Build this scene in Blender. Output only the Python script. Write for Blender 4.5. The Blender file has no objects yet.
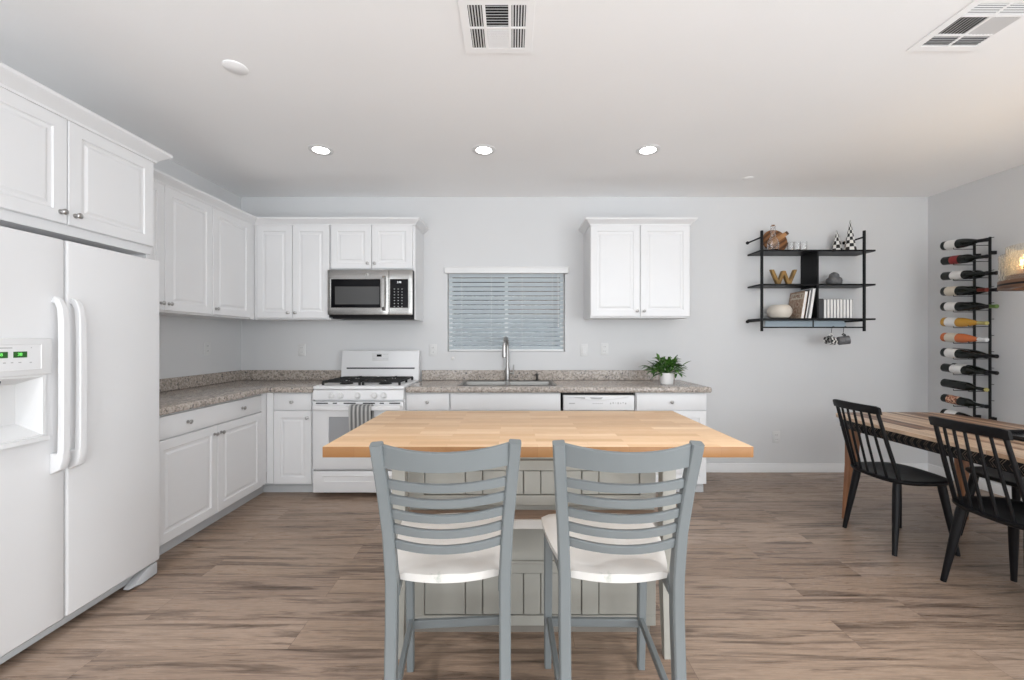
import bpy, bmesh, math, random
from mathutils import Vector, Matrix
random.seed(7)
PI = math.pi
S = bpy.context.scene
C = S.collection

E_WORLD, E_REAR, E_REARR, E_PATIO, E_B1, E_B2, E_DOWN, E_DOWNR, E_CH = 2.65, 40, 32, 85, 26, 46, 12, 75, 4   # light strengths
# ------------------------------------------------------------------ camera, world, lights, exposure
F = 415.0                                    # focal length in pixels of the 1024-wide frame
cam = bpy.data.cameras.new('camera')
cam.sensor_width = 36.0; cam.sensor_fit = 'HORIZONTAL'
cam.lens = F / 1024 * 36.0
cam.clip_start = 0.05
cam_o = bpy.data.objects.new('camera', cam); C.objects.link(cam_o)
cam_o.location = (0, 0, 1.31); cam_o.rotation_euler = (PI / 2, 0, 0)
S.camera = cam_o

w = bpy.data.worlds.new('sky'); S.world = w; w.use_nodes = True
nt = w.node_tree; nt.nodes.clear()
bg = nt.nodes.new('ShaderNodeBackground'); wo = nt.nodes.new('ShaderNodeOutputWorld')
bg.inputs[0].default_value = (0.935, 0.975, 1.01, 1); bg.inputs[1].default_value = E_WORLD
nt.links.new(bg.outputs[0], wo.inputs[0])

def area(name, loc, rot, sx, sy, energy, col=(1, 1, 1)):
    l = bpy.data.lights.new(name, 'AREA'); l.shape = 'RECTANGLE'; l.size = sx; l.size_y = sy
    l.energy = energy; l.color = col
    o = bpy.data.objects.new(name, l); C.objects.link(o); o.location = loc; o.rotation_euler = rot
    return o
# daylight of the glazed living-room side behind the camera and of the patio door to its right
LCOL = (0.92, 0.975, 1.02)
area('daylight_rear', (-0.6, -3.3, 1.45), (PI / 2, 0, 0), 3.4, 2.3, E_REAR, LCOL)
area('daylight_rear_dining', (2.6, -3.3, 1.45), (PI / 2, 0, 0), 2.6, 2.3, E_REARR, LCOL)
area('daylight_patio', (4.0, -1.5, 1.3), (PI / 2, 0, PI / 2), 2.6, 2.1, E_PATIO, LCOL)
# unseen upward fill lights, added behind the camera to brighten the ceiling
area('ceiling_fill', (-0.6, -1.0, 0.45), (PI, 0, 0), 2.6, 1.8, E_B1, (0.85, 0.96, 1.06))
area('ceiling_fill_dining', (2.4, -1.0, 0.45), (PI, 0, 0), 2.2, 1.8, E_B2, (0.85, 0.96, 1.06))

S.view_settings.view_transform = 'Standard'; S.view_settings.look = 'None'
S.view_settings.gamma = 1; S.view_settings.use_curve_mapping = False
S.view_settings.exposure = 0.05
try:
    S.cycles.max_bounces = 12; S.cycles.diffuse_bounces = 10; S.cycles.use_denoising = True
    S.cycles.sample_clamp_indirect = 4.0
except Exception: pass

# ------------------------------------------------------------------ materials
def mat(name, col, rough=0.5, metal=0.0, emit=None, estr=0, trans=0, ior=1.45, coat=0, spec=None):
    m = bpy.data.materials.new(name); m.use_nodes = True
    p = m.node_tree.nodes['Principled BSDF']
    p.inputs['Base Color'].default_value = (*col, 1); p.inputs['Roughness'].default_value = rough
    p.inputs['Metallic'].default_value = metal; p.inputs['IOR'].default_value = ior
    p.inputs['Transmission Weight'].default_value = trans; p.inputs['Coat Weight'].default_value = coat
    if spec is not None: p.inputs['Specular IOR Level'].default_value = spec
    if emit: p.inputs['Emission Color'].default_value = (*emit, 1); p.inputs['Emission Strength'].default_value = estr
    return m
def nodes(m): return m.node_tree.nodes, m.node_tree.links, m.node_tree.nodes['Principled BSDF']
def N(m, t, **kw):
    n = m.node_tree.nodes.new(t)
    for k, v in kw.items():
        if hasattr(n, k): setattr(n, k, v)
        else: n.inputs[k].default_value = v
    return n
def ramp(m, stops, interp='LINEAR'):
    n = m.node_tree.nodes.new('ShaderNodeValToRGB'); r = n.color_ramp; r.interpolation = interp
    while len(r.elements) < len(stops): r.elements.new(0.5)
    for e, (p, c) in zip(r.elements, stops): e.position = p; e.color = (*c, 1)
    return n
def coord(m, scale=(1, 1, 1), kind='Object', loc=(0, 0, 0), rot=(0, 0, 0)):
    t = m.node_tree.nodes.new('ShaderNodeTexCoord'); mp = m.node_tree.nodes.new('ShaderNodeMapping')
    mp.inputs['Scale'].default_value = scale; mp.inputs['Location'].default_value = loc; mp.inputs['Rotation'].default_value = rot
    m.node_tree.links.new(t.outputs[kind], mp.inputs[0]); return mp
def mix(m, fac, a, b, mode='MIX'):
    n = m.node_tree.nodes.new('ShaderNodeMix'); n.data_type = 'RGBA'; n.blend_type = mode
    L = m.node_tree.links
    for sock, v in ((n.inputs[0], fac), (n.inputs[6], a), (n.inputs[7], b)):
        if hasattr(v, 'is_linked'): L.new(v, sock)
        elif isinstance(v, (int, float)): sock.default_value = v
        else: sock.default_value = (*v, 1)
    return n.outputs[2]
def bump(m, h, strength=0.2, dist=0.002):
    b = N(m, 'ShaderNodeBump'); b.inputs['Strength'].default_value = strength; b.inputs['Distance'].default_value = dist
    m.node_tree.links.new(h, b.inputs['Height'])
    m.node_tree.links.new(b.outputs[0], m.node_tree.nodes['Principled BSDF'].inputs['Normal'])
def noisy(name, col, rough, var=0.04, scale=6.0, bscale=180, bstr=0.06, metal=0, stretch=(1, 1, 1)):
    """paint: a faint mottling plus orange-peel bump"""
    m = mat(name, col, rough, metal); ns, L, p = nodes(m)
    c = coord(m, stretch); n = N(m, 'ShaderNodeTexNoise', Scale=scale, Detail=3.0); L.new(c.outputs[0], n.inputs[0])
    r = ramp(m, [(0.3, tuple(x * (1 - var) for x in col)), (0.7, tuple(min(1, x * (1 + var)) for x in col))])
    L.new(n.outputs[0], r.inputs[0]); L.new(r.outputs[0], p.inputs['Base Color'])
    if bstr:
        b = N(m, 'ShaderNodeTexNoise', Scale=bscale, Detail=2.0); L.new(c.outputs[0], b.inputs[0]); bump(m, b.outputs[0], bstr, 0.001)
    return m

M = {}
M['cab'] = noisy('cabinet_white_paint', (0.72, 0.72, 0.725), 0.36, 0.012, 3, 90, 0.02)
M['trimw'] = noisy('trim_white_paint', (0.74, 0.74, 0.74), 0.4, 0.01, 3, 90, 0.02)
M['wall'] = noisy('wall_grey_paint', (0.63, 0.633, 0.638), 0.75, 0.012, 1.5, 130, 0.10)
M['ceil'] = noisy('ceiling_paint', (0.92, 0.92, 0.92), 0.85, 0.01, 1.2, 140, 0.10)
M['appl'] = noisy('white_enamel', (0.72, 0.72, 0.725), 0.28, 0.008, 3, 400, 0.03)
M['applw'] = mat('white_plastic', (0.68, 0.68, 0.68), 0.35)
M['dark'] = mat('shadow_gap_black', (0.015, 0.015, 0.015), 0.7)
M['greyp'] = mat('grey_plastic', (0.42, 0.42, 0.42), 0.5)
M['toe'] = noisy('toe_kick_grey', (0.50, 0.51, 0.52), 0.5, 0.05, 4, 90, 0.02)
M['chrome'] = mat('chrome', (0.62, 0.62, 0.63), 0.14, 1.0)
M['nickel'] = mat('brushed_nickel', (0.45, 0.44, 0.43), 0.28, 1.0)
M['blackm'] = mat('black_metal', (0.008, 0.008, 0.009), 0.5, spec=.25)
M['blackw'] = noisy('black_painted_wood', (0.007, 0.007, 0.008), 0.42, 0.2, 30, 60, 0.08, stretch=(1, 1, .1))
M['blackw'].node_tree.nodes['Principled BSDF'].inputs['Specular IOR Level'].default_value = .25
M['iron'] = mat('cast_iron', (0.012, 0.012, 0.012), 0.6)
M['blackgl'] = mat('black_glass', (0.005, 0.005, 0.006), 0.12, spec=0.18)
M['ovengl'] = mat('oven_window_grey', (0.33, 0.335, 0.345), 0.12)
M['outletw'] = mat('outlet_plastic', (0.66, 0.66, 0.655), 0.4)
M['glass'] = mat('clear_glass', (1, 1, 1), 0.02, trans=1.0, ior=1.45)
M['blind'] = mat('blind_slat_white', (0.66, 0.715, 0.745), 0.45)
M['lampon'] = mat('lamp_lit', (1, 1, 1), 0.5, emit=(1, 0.98, 0.94), estr=9)
M['cream'] = mat('cream_ceramic', (0.62, 0.57, 0.50), 0.5)
M['stone'] = noisy('grey_stoneware', (0.13, 0.13, 0.135), 0.55, 0.3, 40, 200, 0.1)
M['gold'] = noisy('aged_gold', (0.27, 0.165, 0.06), 0.42, 0.4, 18, 100, 0.1, metal=0.6)
M['potw'] = mat('pot_white_ceramic', (0.80, 0.79, 0.78), 0.35)
M['soil'] = mat('potting_soil', (0.03, 0.02, 0.014), 0.9)
M['paper'] = mat('book_pages', (0.80, 0.79, 0.77), 0.8)
M['bookw'] = mat('book_white_cloth', (0.76, 0.76, 0.77), 0.6)
M['bookg'] = mat('book_grey_cloth', (0.28, 0.28, 0.29), 0.6)
M['bookd'] = mat('book_charcoal', (0.05, 0.05, 0.055), 0.6)
M['paleblue'] = mat('pale_blue_board', (0.50, 0.60, 0.67), 0.4)
M['black_pl'] = mat('black_plastic', (0.01, 0.01, 0.01), 0.35)
M['led'] = mat('green_display', (0.008, 0.03, 0.008), 0.3, emit=(0.03, 0.16, 0.02), estr=0.5)
M['ledw'] = mat('white_digits', (0.8, 0.8, 0.8), 0.3, emit=(0.9, 0.95, 1), estr=0.8)

def stainless():
    m = mat('stainless_steel', (0.52, 0.51, 0.50), 0.27, 1.0); ns, L, p = nodes(m)
    c = coord(m, (1, 1, 220)); n = N(m, 'ShaderNodeTexNoise', Scale=4.0, Detail=3.0); L.new(c.outputs[0], n.inputs[0])
    r = ramp(m, [(0.3, (0.30, 0.295, 0.285)), (0.7, (0.44, 0.43, 0.415))]); L.new(n.outputs[0], r.inputs[0]); L.new(r.outputs[0], p.inputs[0])
    return m
M['steel'] = stainless()
M['sinksteel'] = mat('sink_steel', (0.19, 0.185, 0.175), 0.33, 1.0)

def granite():
    m = mat('speckled_granite', (0.5, 0.45, 0.4), 0.22); ns, L, p = nodes(m)
    c = coord(m)
    n1 = N(m, 'ShaderNodeTexNoise', Scale=7.0, Detail=4.0); n2 = N(m, 'ShaderNodeTexNoise', Scale=55.0, Detail=4.0, Roughness=0.7)
    v = N(m, 'ShaderNodeTexVoronoi', Scale=85.0); n3 = N(m, 'ShaderNodeTexNoise', Scale=34.0, Detail=3.0)
    for n in (n1, n2, v, n3): L.new(c.outputs[0], n.inputs['Vector'])
    base = ramp(m, [(0.3, (0.31, 0.265, 0.225)), (0.7, (0.45, 0.39, 0.34))]); L.new(n1.outputs[0], base.inputs[0])
    sp = ramp(m, [(0.36, (0.07, 0.066, 0.064)), (0.45, (0.25, 0.222, 0.20)), (0.52, (0.42, 0.37, 0.325)), (0.66, (0.62, 0.57, 0.52))]); L.new(n2.outputs[0], sp.inputs[0])
    a = mix(m, 0.55, base.outputs[0], sp.outputs[0])
    dk = ramp(m, [(0.57, (0, 0, 0)), (0.63, (1, 1, 1))]); L.new(n3.outputs[0], dk.inputs[0])
    cell = ramp(m, [(0.35, (0.12, 0.11, 0.11)), (0.6, (0.45, 0.40, 0.36))]); L.new(v.outputs['Color'], cell.inputs[0])
    f = mix(m, dk.outputs[0], a, cell.outputs[0])
    L.new(f, p.inputs[0]); return m
M['granite'] = granite()

def planks(name, cols, plank_w, plank_l, axis='X', rough=0.4, grain=1.0, gap=0.0015, gapcol=(0.05, 0.035, 0.028), offset=0.37, gscale=(1.6, 22), dark=(0.09, 0.06, 0.045), streak=0.55, interp='LINEAR'):
    """staggered boards along an axis; every board has its own tone and grain offset"""
    m = mat(name, cols[0], rough); ns, L, p = nodes(m)
    rot = (0, 0, 0) if axis == 'X' else (0, 0, PI / 2)
    c = coord(m, rot=rot)
    br = N(m, 'ShaderNodeTexBrick', offset=offset, offset_frequency=2, squash=1.0)
    br.inputs['Color1'].default_value = (0, 0, 0, 1); br.inputs['Color2'].default_value = (1, 1, 1, 1); br.inputs['Mortar'].default_value = (0.5, 0.5, 0.5, 1)
    br.inputs['Scale'].default_value = 1.0; br.inputs['Mortar Size'].default_value = gap; br.inputs['Mortar Smooth'].default_value = 0.3
    br.inputs['Brick Width'].default_value = plank_l; br.inputs['Row Height'].default_value = plank_w
    L.new(c.outputs[0], br.inputs[0])
    tone = ramp(m, [(i / (len(cols) - (interp == 'LINEAR')), k) for i, k in enumerate(cols)], interp); L.new(br.outputs[0], tone.inputs[0])
    # grain, shifted per board
    mul = N(m, 'ShaderNodeVectorMath', operation='SCALE'); L.new(br.outputs[0], mul.inputs[0]); mul.inputs['Scale'].default_value = 17.0
    add = N(m, 'ShaderNodeVectorMath', operation='ADD'); L.new(c.outputs[0], add.inputs[0]); L.new(mul.outputs[0], add.inputs[1])
    sc = N(m, 'ShaderNodeVectorMath', operation='MULTIPLY'); L.new(add.outputs[0], sc.inputs[0]); sc.inputs[1].default_value = (gscale[0], gscale[1], 1)
    g = N(m, 'ShaderNodeTexNoise', Scale=1.0, Detail=6.0, Roughness=0.62, Distortion=0.7); L.new(sc.outputs[0], g.inputs[0])
    gr = ramp(m, [(0.33, (1, 1, 1)), (0.52, (0, 0, 0))]); L.new(g.outputs[0], gr.inputs[0])
    sc2 = N(m, 'ShaderNodeVectorMath', operation='MULTIPLY'); L.new(add.outputs[0], sc2.inputs[0]); sc2.inputs[1].default_value = (gscale[0] * 4, gscale[1] * 7, 1)
    g2 = N(m, 'ShaderNodeTexNoise', Scale=1.0, Detail=4.0, Roughness=0.6); L.new(sc2.outputs[0], g2.inputs[0])
    gr2 = ramp(m, [(0.35, (1, 1, 1)), (0.62, (0, 0, 0))]); L.new(g2.outputs[0], gr2.inputs[0])
    f1 = N(m, 'ShaderNodeMath', operation='MULTIPLY'); L.new(gr.outputs[0], f1.inputs[0]); f1.inputs[1].default_value = streak * grain
    f2 = N(m, 'ShaderNodeMath', operation='MULTIPLY'); L.new(gr2.outputs[0], f2.inputs[0]); f2.inputs[1].default_value = 0.35 * grain
    a = mix(m, f1.outputs[0], tone.outputs[0], dark); a = mix(m, f2.outputs[0], a, dark)
    a = mix(m, br.outputs['Fac'], a, gapcol)
    L.new(a, p.inputs[0])
    rr = ramp(m, [(0.3, (rough + .1,) * 3), (0.7, (rough - .05,) * 3)]); L.new(g2.outputs[0], rr.inputs[0]); L.new(rr.outputs[0], p.inputs['Roughness'])
    bump(m, g2.outputs[0], 0.12, 0.001)
    return m
M['floor'] = planks('wood_plank_floor', [(0.29, 0.203, 0.146), (0.40, 0.292, 0.216), (0.33, 0.240, 0.182), (0.45, 0.335, 0.255)], 0.18, 1.22, 'X', 0.29, 1.0, 0.0009, gapcol=(0.17, 0.115, 0.088), gscale=(1.7, 23), dark=(0.068, 0.044, 0.032), streak=0.85)
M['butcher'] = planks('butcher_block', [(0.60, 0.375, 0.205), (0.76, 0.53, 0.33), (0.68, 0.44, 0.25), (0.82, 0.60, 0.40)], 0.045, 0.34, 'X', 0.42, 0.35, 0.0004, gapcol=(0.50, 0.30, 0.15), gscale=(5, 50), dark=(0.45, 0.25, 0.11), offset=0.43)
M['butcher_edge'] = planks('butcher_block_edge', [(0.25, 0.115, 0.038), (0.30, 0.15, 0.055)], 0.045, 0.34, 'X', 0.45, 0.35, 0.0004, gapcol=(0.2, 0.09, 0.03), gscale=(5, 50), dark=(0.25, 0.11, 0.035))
M['tablew'] = planks('acacia_table_boards', [(0.13, 0.06, 0.03), (0.50, 0.33, 0.21), (0.27, 0.14, 0.075), (0.68, 0.50, 0.35), (0.17, 0.085, 0.045), (0.60, 0.42, 0.28)], 0.045, 1.3, 'Y', 0.33, 0.7, 0.0006, gapcol=(0.12, 0.06, 0.03), gscale=(2, 40), dark=(0.12, 0.055, 0.025), interp='CONSTANT')
M['tableleg'] = noisy('acacia_leg', (0.30, 0.14, 0.07), 0.4, 0.3, 8, 60, 0.1, stretch=(6, 6, .6))

def worn_paint(name, col, under, amount=0.60, rough=0.5, scale=9, mott=0.08):
    m = mat(name, col, rough); ns, L, p = nodes(m); c = coord(m, (1, 1, .55))
    n = N(m, 'ShaderNodeTexNoise', Scale=scale, Detail=7.0, Roughness=0.72); L.new(c.outputs[0], n.inputs[0])
    r = ramp(m, [(amount, (0, 0, 0)), (amount + 0.08, (1, 1, 1))]); L.new(n.outputs[0], r.inputs[0])
    n2 = N(m, 'ShaderNodeTexNoise', Scale=5.0, Detail=3.0); L.new(c.outputs[0], n2.inputs[0])
    b = ramp(m, [(0.3, tuple(x * (1 - mott) for x in col)), (0.7, tuple(x * (1 + mott) for x in col))]); L.new(n2.outputs[0], b.inputs[0])
    L.new(mix(m, r.outputs[0], b.outputs[0], under), p.inputs[0]); return m
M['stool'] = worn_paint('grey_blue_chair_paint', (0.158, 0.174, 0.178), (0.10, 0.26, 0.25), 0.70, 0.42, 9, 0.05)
M['seat'] = worn_paint('seat_offwhite_paint', (0.66, 0.64, 0.61), (0.42, 0.45, 0.40), 0.64, 0.32, 6, 0.05)
M['island'] = worn_paint('island_glazed_cream_paint', (0.33, 0.322, 0.288), (0.22, 0.26, 0.22), 0.66, 0.5, 6, 0.09)
M['glaze'] = mat('island_dark_glaze', (0.20, 0.18, 0.155), 0.6)
M['shelfw'] = noisy('island_shelf_wood', (0.34, 0.24, 0.18), 0.5, 0.2, 10, 60, 0.1, stretch=(.5, 8, 8))

def striped():
    m = mat('striped_towel', (0.3, 0.3, 0.3), 0.9); ns, L, p = nodes(m); c = coord(m)
    wv = N(m, 'ShaderNodeTexWave', wave_type='BANDS', bands_direction='X', Scale=9.5, Distortion=0.3); L.new(c.outputs[0], wv.inputs[0])
    r = ramp(m, [(0.0, (0.13, 0.13, 0.13)), (0.55, (0.22, 0.22, 0.215)), (0.8, (0.42, 0.415, 0.40))]); L.new(wv.outputs[0], r.inputs[0]); L.new(r.outputs[0], p.inputs[0])
    n = N(m, 'ShaderNodeTexNoise', Scale=400.0); L.new(c.outputs[0], n.inputs[0]); bump(m, n.outputs[0], 0.4, 0.002)
    return m
M['towel'] = striped()
def boardwood():
    m = mat('acacia_board', (0.3, 0.13, 0.05), 0.4); ns, L, p = nodes(m); c = coord(m, (1, 1, 1), rot=(0, 0.65, 0))
    wv = N(m, 'ShaderNodeTexWave', wave_type='BANDS', bands_direction='Z', Scale=7.0, Distortion=2.5, Detail=3.0); L.new(c.outputs[0], wv.inputs[0])
    r = ramp(m, [(0.0, (0.085, 0.032, 0.011)), (0.5, (0.19, 0.075, 0.024)), (1.0, (0.27, 0.12, 0.042))]); L.new(wv.outputs[0], r.inputs[0]); L.new(r.outputs[0], p.inputs[0])
    return m
M['board'] = boardwood()
M['boardh'] = noisy('board_handle_wood', (0.42, 0.22, 0.095), 0.42, 0.25, 12, 60, 0.05)
M['boardd'] = mat('board_handle_tip', (0.10, 0.05, 0.03), 0.45)
def leafm():
    m = mat('leaf_green', (0.05, 0.16, 0.03), 0.42); ns, L, p = nodes(m); c = coord(m)
    n = N(m, 'ShaderNodeTexNoise', Scale=28.0, Detail=2.0); L.new(c.outputs[0], n.inputs[0])
    r = ramp(m, [(0.3, (0.018, 0.065, 0.012)), (0.5, (0.05, 0.15, 0.022)), (0.7, (0.13, 0.27, 0.045))]); L.new(n.outputs[0], r.inputs[0]); L.new(r.outputs[0], p.inputs[0])
    return m
M['leaf'] = leafm()
def seeded():
    m = mat('seeded_glass', (0.98, 0.93, 0.84), 0.10, trans=0.95, ior=1.3); ns, L, p = nodes(m); c = coord(m)
    v = N(m, 'ShaderNodeTexVoronoi', Scale=55.0); L.new(c.outputs[0], v.inputs['Vector']); bump(m, v.outputs[0], 0.5, 0.004)
    return m
M['seeded'] = seeded()
M['lampwood'] = noisy('chandelier_wood', (0.13, 0.065, 0.035), 0.5, 0.4, 8, 50, 0.1, stretch=(1, 1, 6))
M['lampwood2'] = noisy('chandelier_pale_wood', (0.40, 0.22, 0.10), 0.5, 0.3, 8, 50, 0.1)
M['bulb'] = mat('lit_bulb', (1, 0.85, 0.6), 0.4, emit=(1, 0.72, 0.36), estr=22)
M['wine_dark'] = mat('wine_bottle_dark', (0.006, 0.008, 0.006), 0.12)
M['wine_green'] = mat('wine_bottle_green', (0.02, 0.035, 0.012), 0.12)
M['wine_gold'] = mat('white_wine', (0.50, 0.26, 0.035), 0.15)
M['wine_rose'] = mat('rose_wine', (0.55, 0.15, 0.05), 0.15)
M['lab_w'] = mat('label_white', (0.75, 0.74, 0.72), 0.6)
M['lab_c'] = mat('label_cream', (0.62, 0.56, 0.46), 0.6)
M['lab_k'] = mat('label_black', (0.02, 0.02, 0.022), 0.5)
M['lab_r'] = mat('label_red', (0.24, 0.02, 0.02), 0.5)
M['foil_b'] = mat('foil_black', (0.012, 0.012, 0.014), 0.3, 0.5)
M['foil_r'] = mat('foil_oxblood', (0.14, 0.025, 0.015), 0.35, 0.5)
M['foil_g'] = mat('foil_green', (0.16, 0.26, 0.07), 0.35, 0.4)
M['foil_y'] = mat('foil_pale_gold', (0.50, 0.44, 0.16), 0.35, 0.5)
M['foil_w'] = mat('foil_silver_white', (0.75, 0.75, 0.75), 0.3, 0.3)
M['stucco'] = noisy('neighbour_stucco', (0.10, 0.078, 0.062), 0.9, 0.08, 5, 60, 0.3)
M['fence'] = noisy('blue_grey_fence', (0.075, 0.105, 0.13), 0.7, 0.12, 4, 60, 0.1, stretch=(6, 1, .5))
M['nwin'] = mat('neighbour_window', (0.03, 0.035, 0.04), 0.1)
M['ground'] = noisy('side_yard_ground', (0.14, 0.13, 0.12), 0.9, 0.15, 5, 60, 0.3)
def labelart():
    m = mat('label_orange_art', (0.4, 0.2, 0.1), 0.6); ns, L, p = nodes(m); c = coord(m)
    n = N(m, 'ShaderNodeTexNoise', Scale=60.0, Detail=2.0); L.new(c.outputs[0], n.inputs[0])
    r = ramp(m, [(0.4, (0.05, 0.03, 0.025)), (0.48, (0.45, 0.13, 0.06)), (0.6, (0.62, 0.45, 0.32))]); L.new(n.outputs[0], r.inputs[0]); L.new(r.outputs[0], p.inputs[0]); return m
M['lab_art'] = labelart()
def coverart():
    m = mat('cookbook_cover_art', (0.5, 0.4, 0.3), 0.5); ns, L, p = nodes(m); c = coord(m)
    v = N(m, 'ShaderNodeTexVoronoi', Scale=17.0); n = N(m, 'ShaderNodeTexNoise', Scale=45.0); L.new(c.outputs[0], v.inputs['Vector']); L.new(c.outputs[0], n.inputs['Vector'])
    r = ramp(m, [(0.0, (0.20, 0.06, 0.04)), (0.25, (0.33, 0.17, 0.11)), (0.38, (0.60, 0.48, 0.37)), (0.55, (0.34, 0.22, 0.15)), (0.9, (0.58, 0.47, 0.36))]); L.new(v.outputs['Distance'], r.inputs[0])
    r2 = ramp(m, [(0.4, (0.24, 0.12, 0.08)), (0.6, (0.55, 0.44, 0.34))]); L.new(n.outputs[0], r2.inputs[0])
    L.new(mix(m, 0.4, r.outputs[0], r2.outputs[0]), p.inputs[0]); return m
M['cover'] = coverart()

# ------------------------------------------------------------------ builders
ORG = {}
class MB:
    """collects shapes in world space (through self.M) and links them as one mesh object"""
    def __init__(s, Mx=None):
        s.bm = bmesh.new(); s.M = Mx or Matrix.Identity(4)
    def add(s, vs, fs, mi=0):
        v = [s.bm.verts.new(s.M @ Vector(p)) for p in vs]
        for f in fs:
            try: s.bm.faces.new([v[i] for i in f]).material_index = mi
            except ValueError: pass
        return s
    def box(s, lo, hi, bev=0.0, seg=2, mi=0, R=None):
        lo, hi = Vector(lo), Vector(hi); c = (lo + hi) / 2; d = hi - lo
        T = s.M @ Matrix.Translation(c) @ (R or Matrix.Identity(4)) @ Matrix.Diagonal((d.x, d.y, d.z, 1))
        r = bmesh.ops.create_cube(s.bm, size=1.0); vs = r['verts']
        for v in vs: v.co = T @ v.co
        es = list({e for v in vs for e in v.link_edges}); fs = list({f for v in vs for f in v.link_faces})
        for f in fs: f.material_index = mi
        if bev: bmesh.ops.bevel(s.bm, geom=es, offset=bev, segments=seg, profile=0.5, affect='EDGES', material=-1)
        return s
    def rings(s, rs, cap0=True, cap1=True, mi=0, closed=True):
        """skin consecutive point rings"""
        n = len(rs[0]); vs = [p for r in rs for p in r]; fs = []
        for i in range(len(rs) - 1):
            for k in range(n if closed else n - 1):
                a, b = i * n + k, i * n + (k + 1) % n
                fs.append((a, b, b + n, a + n))
        if cap0: fs.append(tuple(range(n))[::-1])
        if cap1: fs.append(tuple(range((len(rs) - 1) * n, len(rs) * n)))
        return s.add(vs, fs, mi)
    def lathe(s, prof, c=(0, 0, 0), n=20, axis='Z', mi=0, cap0=True, cap1=True):
        c = Vector(c); rs = []
        for r, h in prof:
            ring = []
            for k in range(n):
                a = 2 * PI * k / n; x, y = r * math.cos(a), r * math.sin(a)
                ring.append(c + (Vector((x, y, h)) if axis == 'Z' else Vector((x, -h, y)) if axis == '-Y' else Vector((h, x, y)) if axis == 'X' else Vector((y, h, x))))
            rs.append(ring)
        return s.rings(rs, cap0, cap1, mi)
    def tube(s, pts, rad, n=10, mi=0, up=(0, 0, 1), rect=None, cap=True):
        """round (or rect=(w,d)) section swept along points; rad may be a list"""
        pts = [Vector(p) for p in pts]; rs = []; up = Vector(up)
        for i, p in enumerate(pts):
            t = (pts[min(i + 1, len(pts) - 1)] - pts[max(i - 1, 0)]).normalized()
            u = up if abs(t.dot(up)) < 0.95 else Vector((0, 1, 0)) if abs(t.y) < .9 else Vector((1, 0, 0))
            a = t.cross(u).normalized(); b = a.cross(t).normalized()
            r = rad[i] if isinstance(rad, (list, tuple)) else rad
            if rect:
                w_, d_ = rect[i] if isinstance(rect[0], (list, tuple)) else rect
                w_, d_ = w_ / 2, d_ / 2; k = min(w_, d_) * 0.28
                q = [(w_ - k, -d_), (w_, -d_ + k), (w_, d_ - k), (w_ - k, d_), (-w_ + k, d_), (-w_, d_ - k), (-w_, -d_ + k), (-w_ + k, -d_)]
                rs.append([p + a * x + b * y for x, y in q])
            else:
                rs.append([p + a * r * math.cos(2 * PI * k / n) + b * r * math.sin(2 * PI * k / n) for k in range(n)])
        return s.rings(rs, cap, cap, mi)
    def prism(s, poly, z0, z1, bev=0.0, seg=2, mi=0, plane='XY'):
        """polygon (x,y) extruded between two heights of the third axis"""
        def P(a, b, h): return (a, b, h) if plane == 'XY' else (a, h, b) if plane == 'XZ' else (h, a, b)
        v0 = [s.bm.verts.new(s.M @ Vector(P(a, b, z0))) for a, b in poly]; v1 = [s.bm.verts.new(s.M @ Vector(P(a, b, z1))) for a, b in poly]
        n = len(poly); fs = [s.bm.faces.new(v0[::-1]), s.bm.faces.new(v1)]
        fs += [s.bm.faces.new((v0[k], v0[(k + 1) % n], v1[(k + 1) % n], v1[k])) for k in range(n)]
        for f in fs: f.material_index = mi
        if bev:
            es = [e for f in fs[:2] for e in f.edges]
            bmesh.ops.bevel(s.bm, geom=es, offset=bev, segments=seg, profile=0.5, affect='EDGES')
        return s
    def grid(s, xs, ys, z0, z1, holes=(), bev=0.0, seg=2, plane='XY'):
        """slab on a grid with missing cells (openings, L shapes)"""
        def P(a, b, h): return (a, b, h) if plane == 'XY' else (a, h, b) if plane == 'XZ' else (h, a, b)
        vd = {}
        def V(i, j, k):
            if (i, j, k) not in vd: vd[i, j, k] = s.bm.verts.new(s.M @ Vector(P(xs[i], ys[j], (z0, z1)[k])))
            return vd[i, j, k]
        cells = {(i, j) for i in range(len(xs) - 1) for j in range(len(ys) - 1)} - set(holes); fs = []
        for i, j in cells:
            fs.append(s.bm.faces.new((V(i, j, 1), V(i + 1, j, 1), V(i + 1, j + 1, 1), V(i, j + 1, 1))))
            fs.append(s.bm.faces.new((V(i, j, 0), V(i, j + 1, 0), V(i + 1, j + 1, 0), V(i + 1, j, 0))))
            for di, dj, a, b in ((-1, 0, (i, j + 1), (i, j)), (1, 0, (i + 1, j), (i + 1, j + 1)), (0, -1, (i, j), (i + 1, j)), (0, 1, (i + 1, j + 1), (i, j + 1))):
                if (i + di, j + dj) not in cells: fs.append(s.bm.faces.new((V(*a, 0), V(*b, 0), V(*b, 1), V(*a, 1))))
        if bev:
            es = {e for f in fs for e in f.edges if len(e.link_faces) == 2 and e.link_faces[0].normal.angle(e.link_faces[1].normal, 0) > 0.5} if not [f.normal_update() for f in fs] else ()
            es = {e for f in fs for e in f.edges if len(e.link_faces) == 2 and e.link_faces[0].normal.angle(e.link_faces[1].normal, 0) > 0.5}
            bmesh.ops.bevel(s.bm, geom=list(es), offset=bev, segments=seg, profile=0.5, affect='EDGES')
        return s
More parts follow.
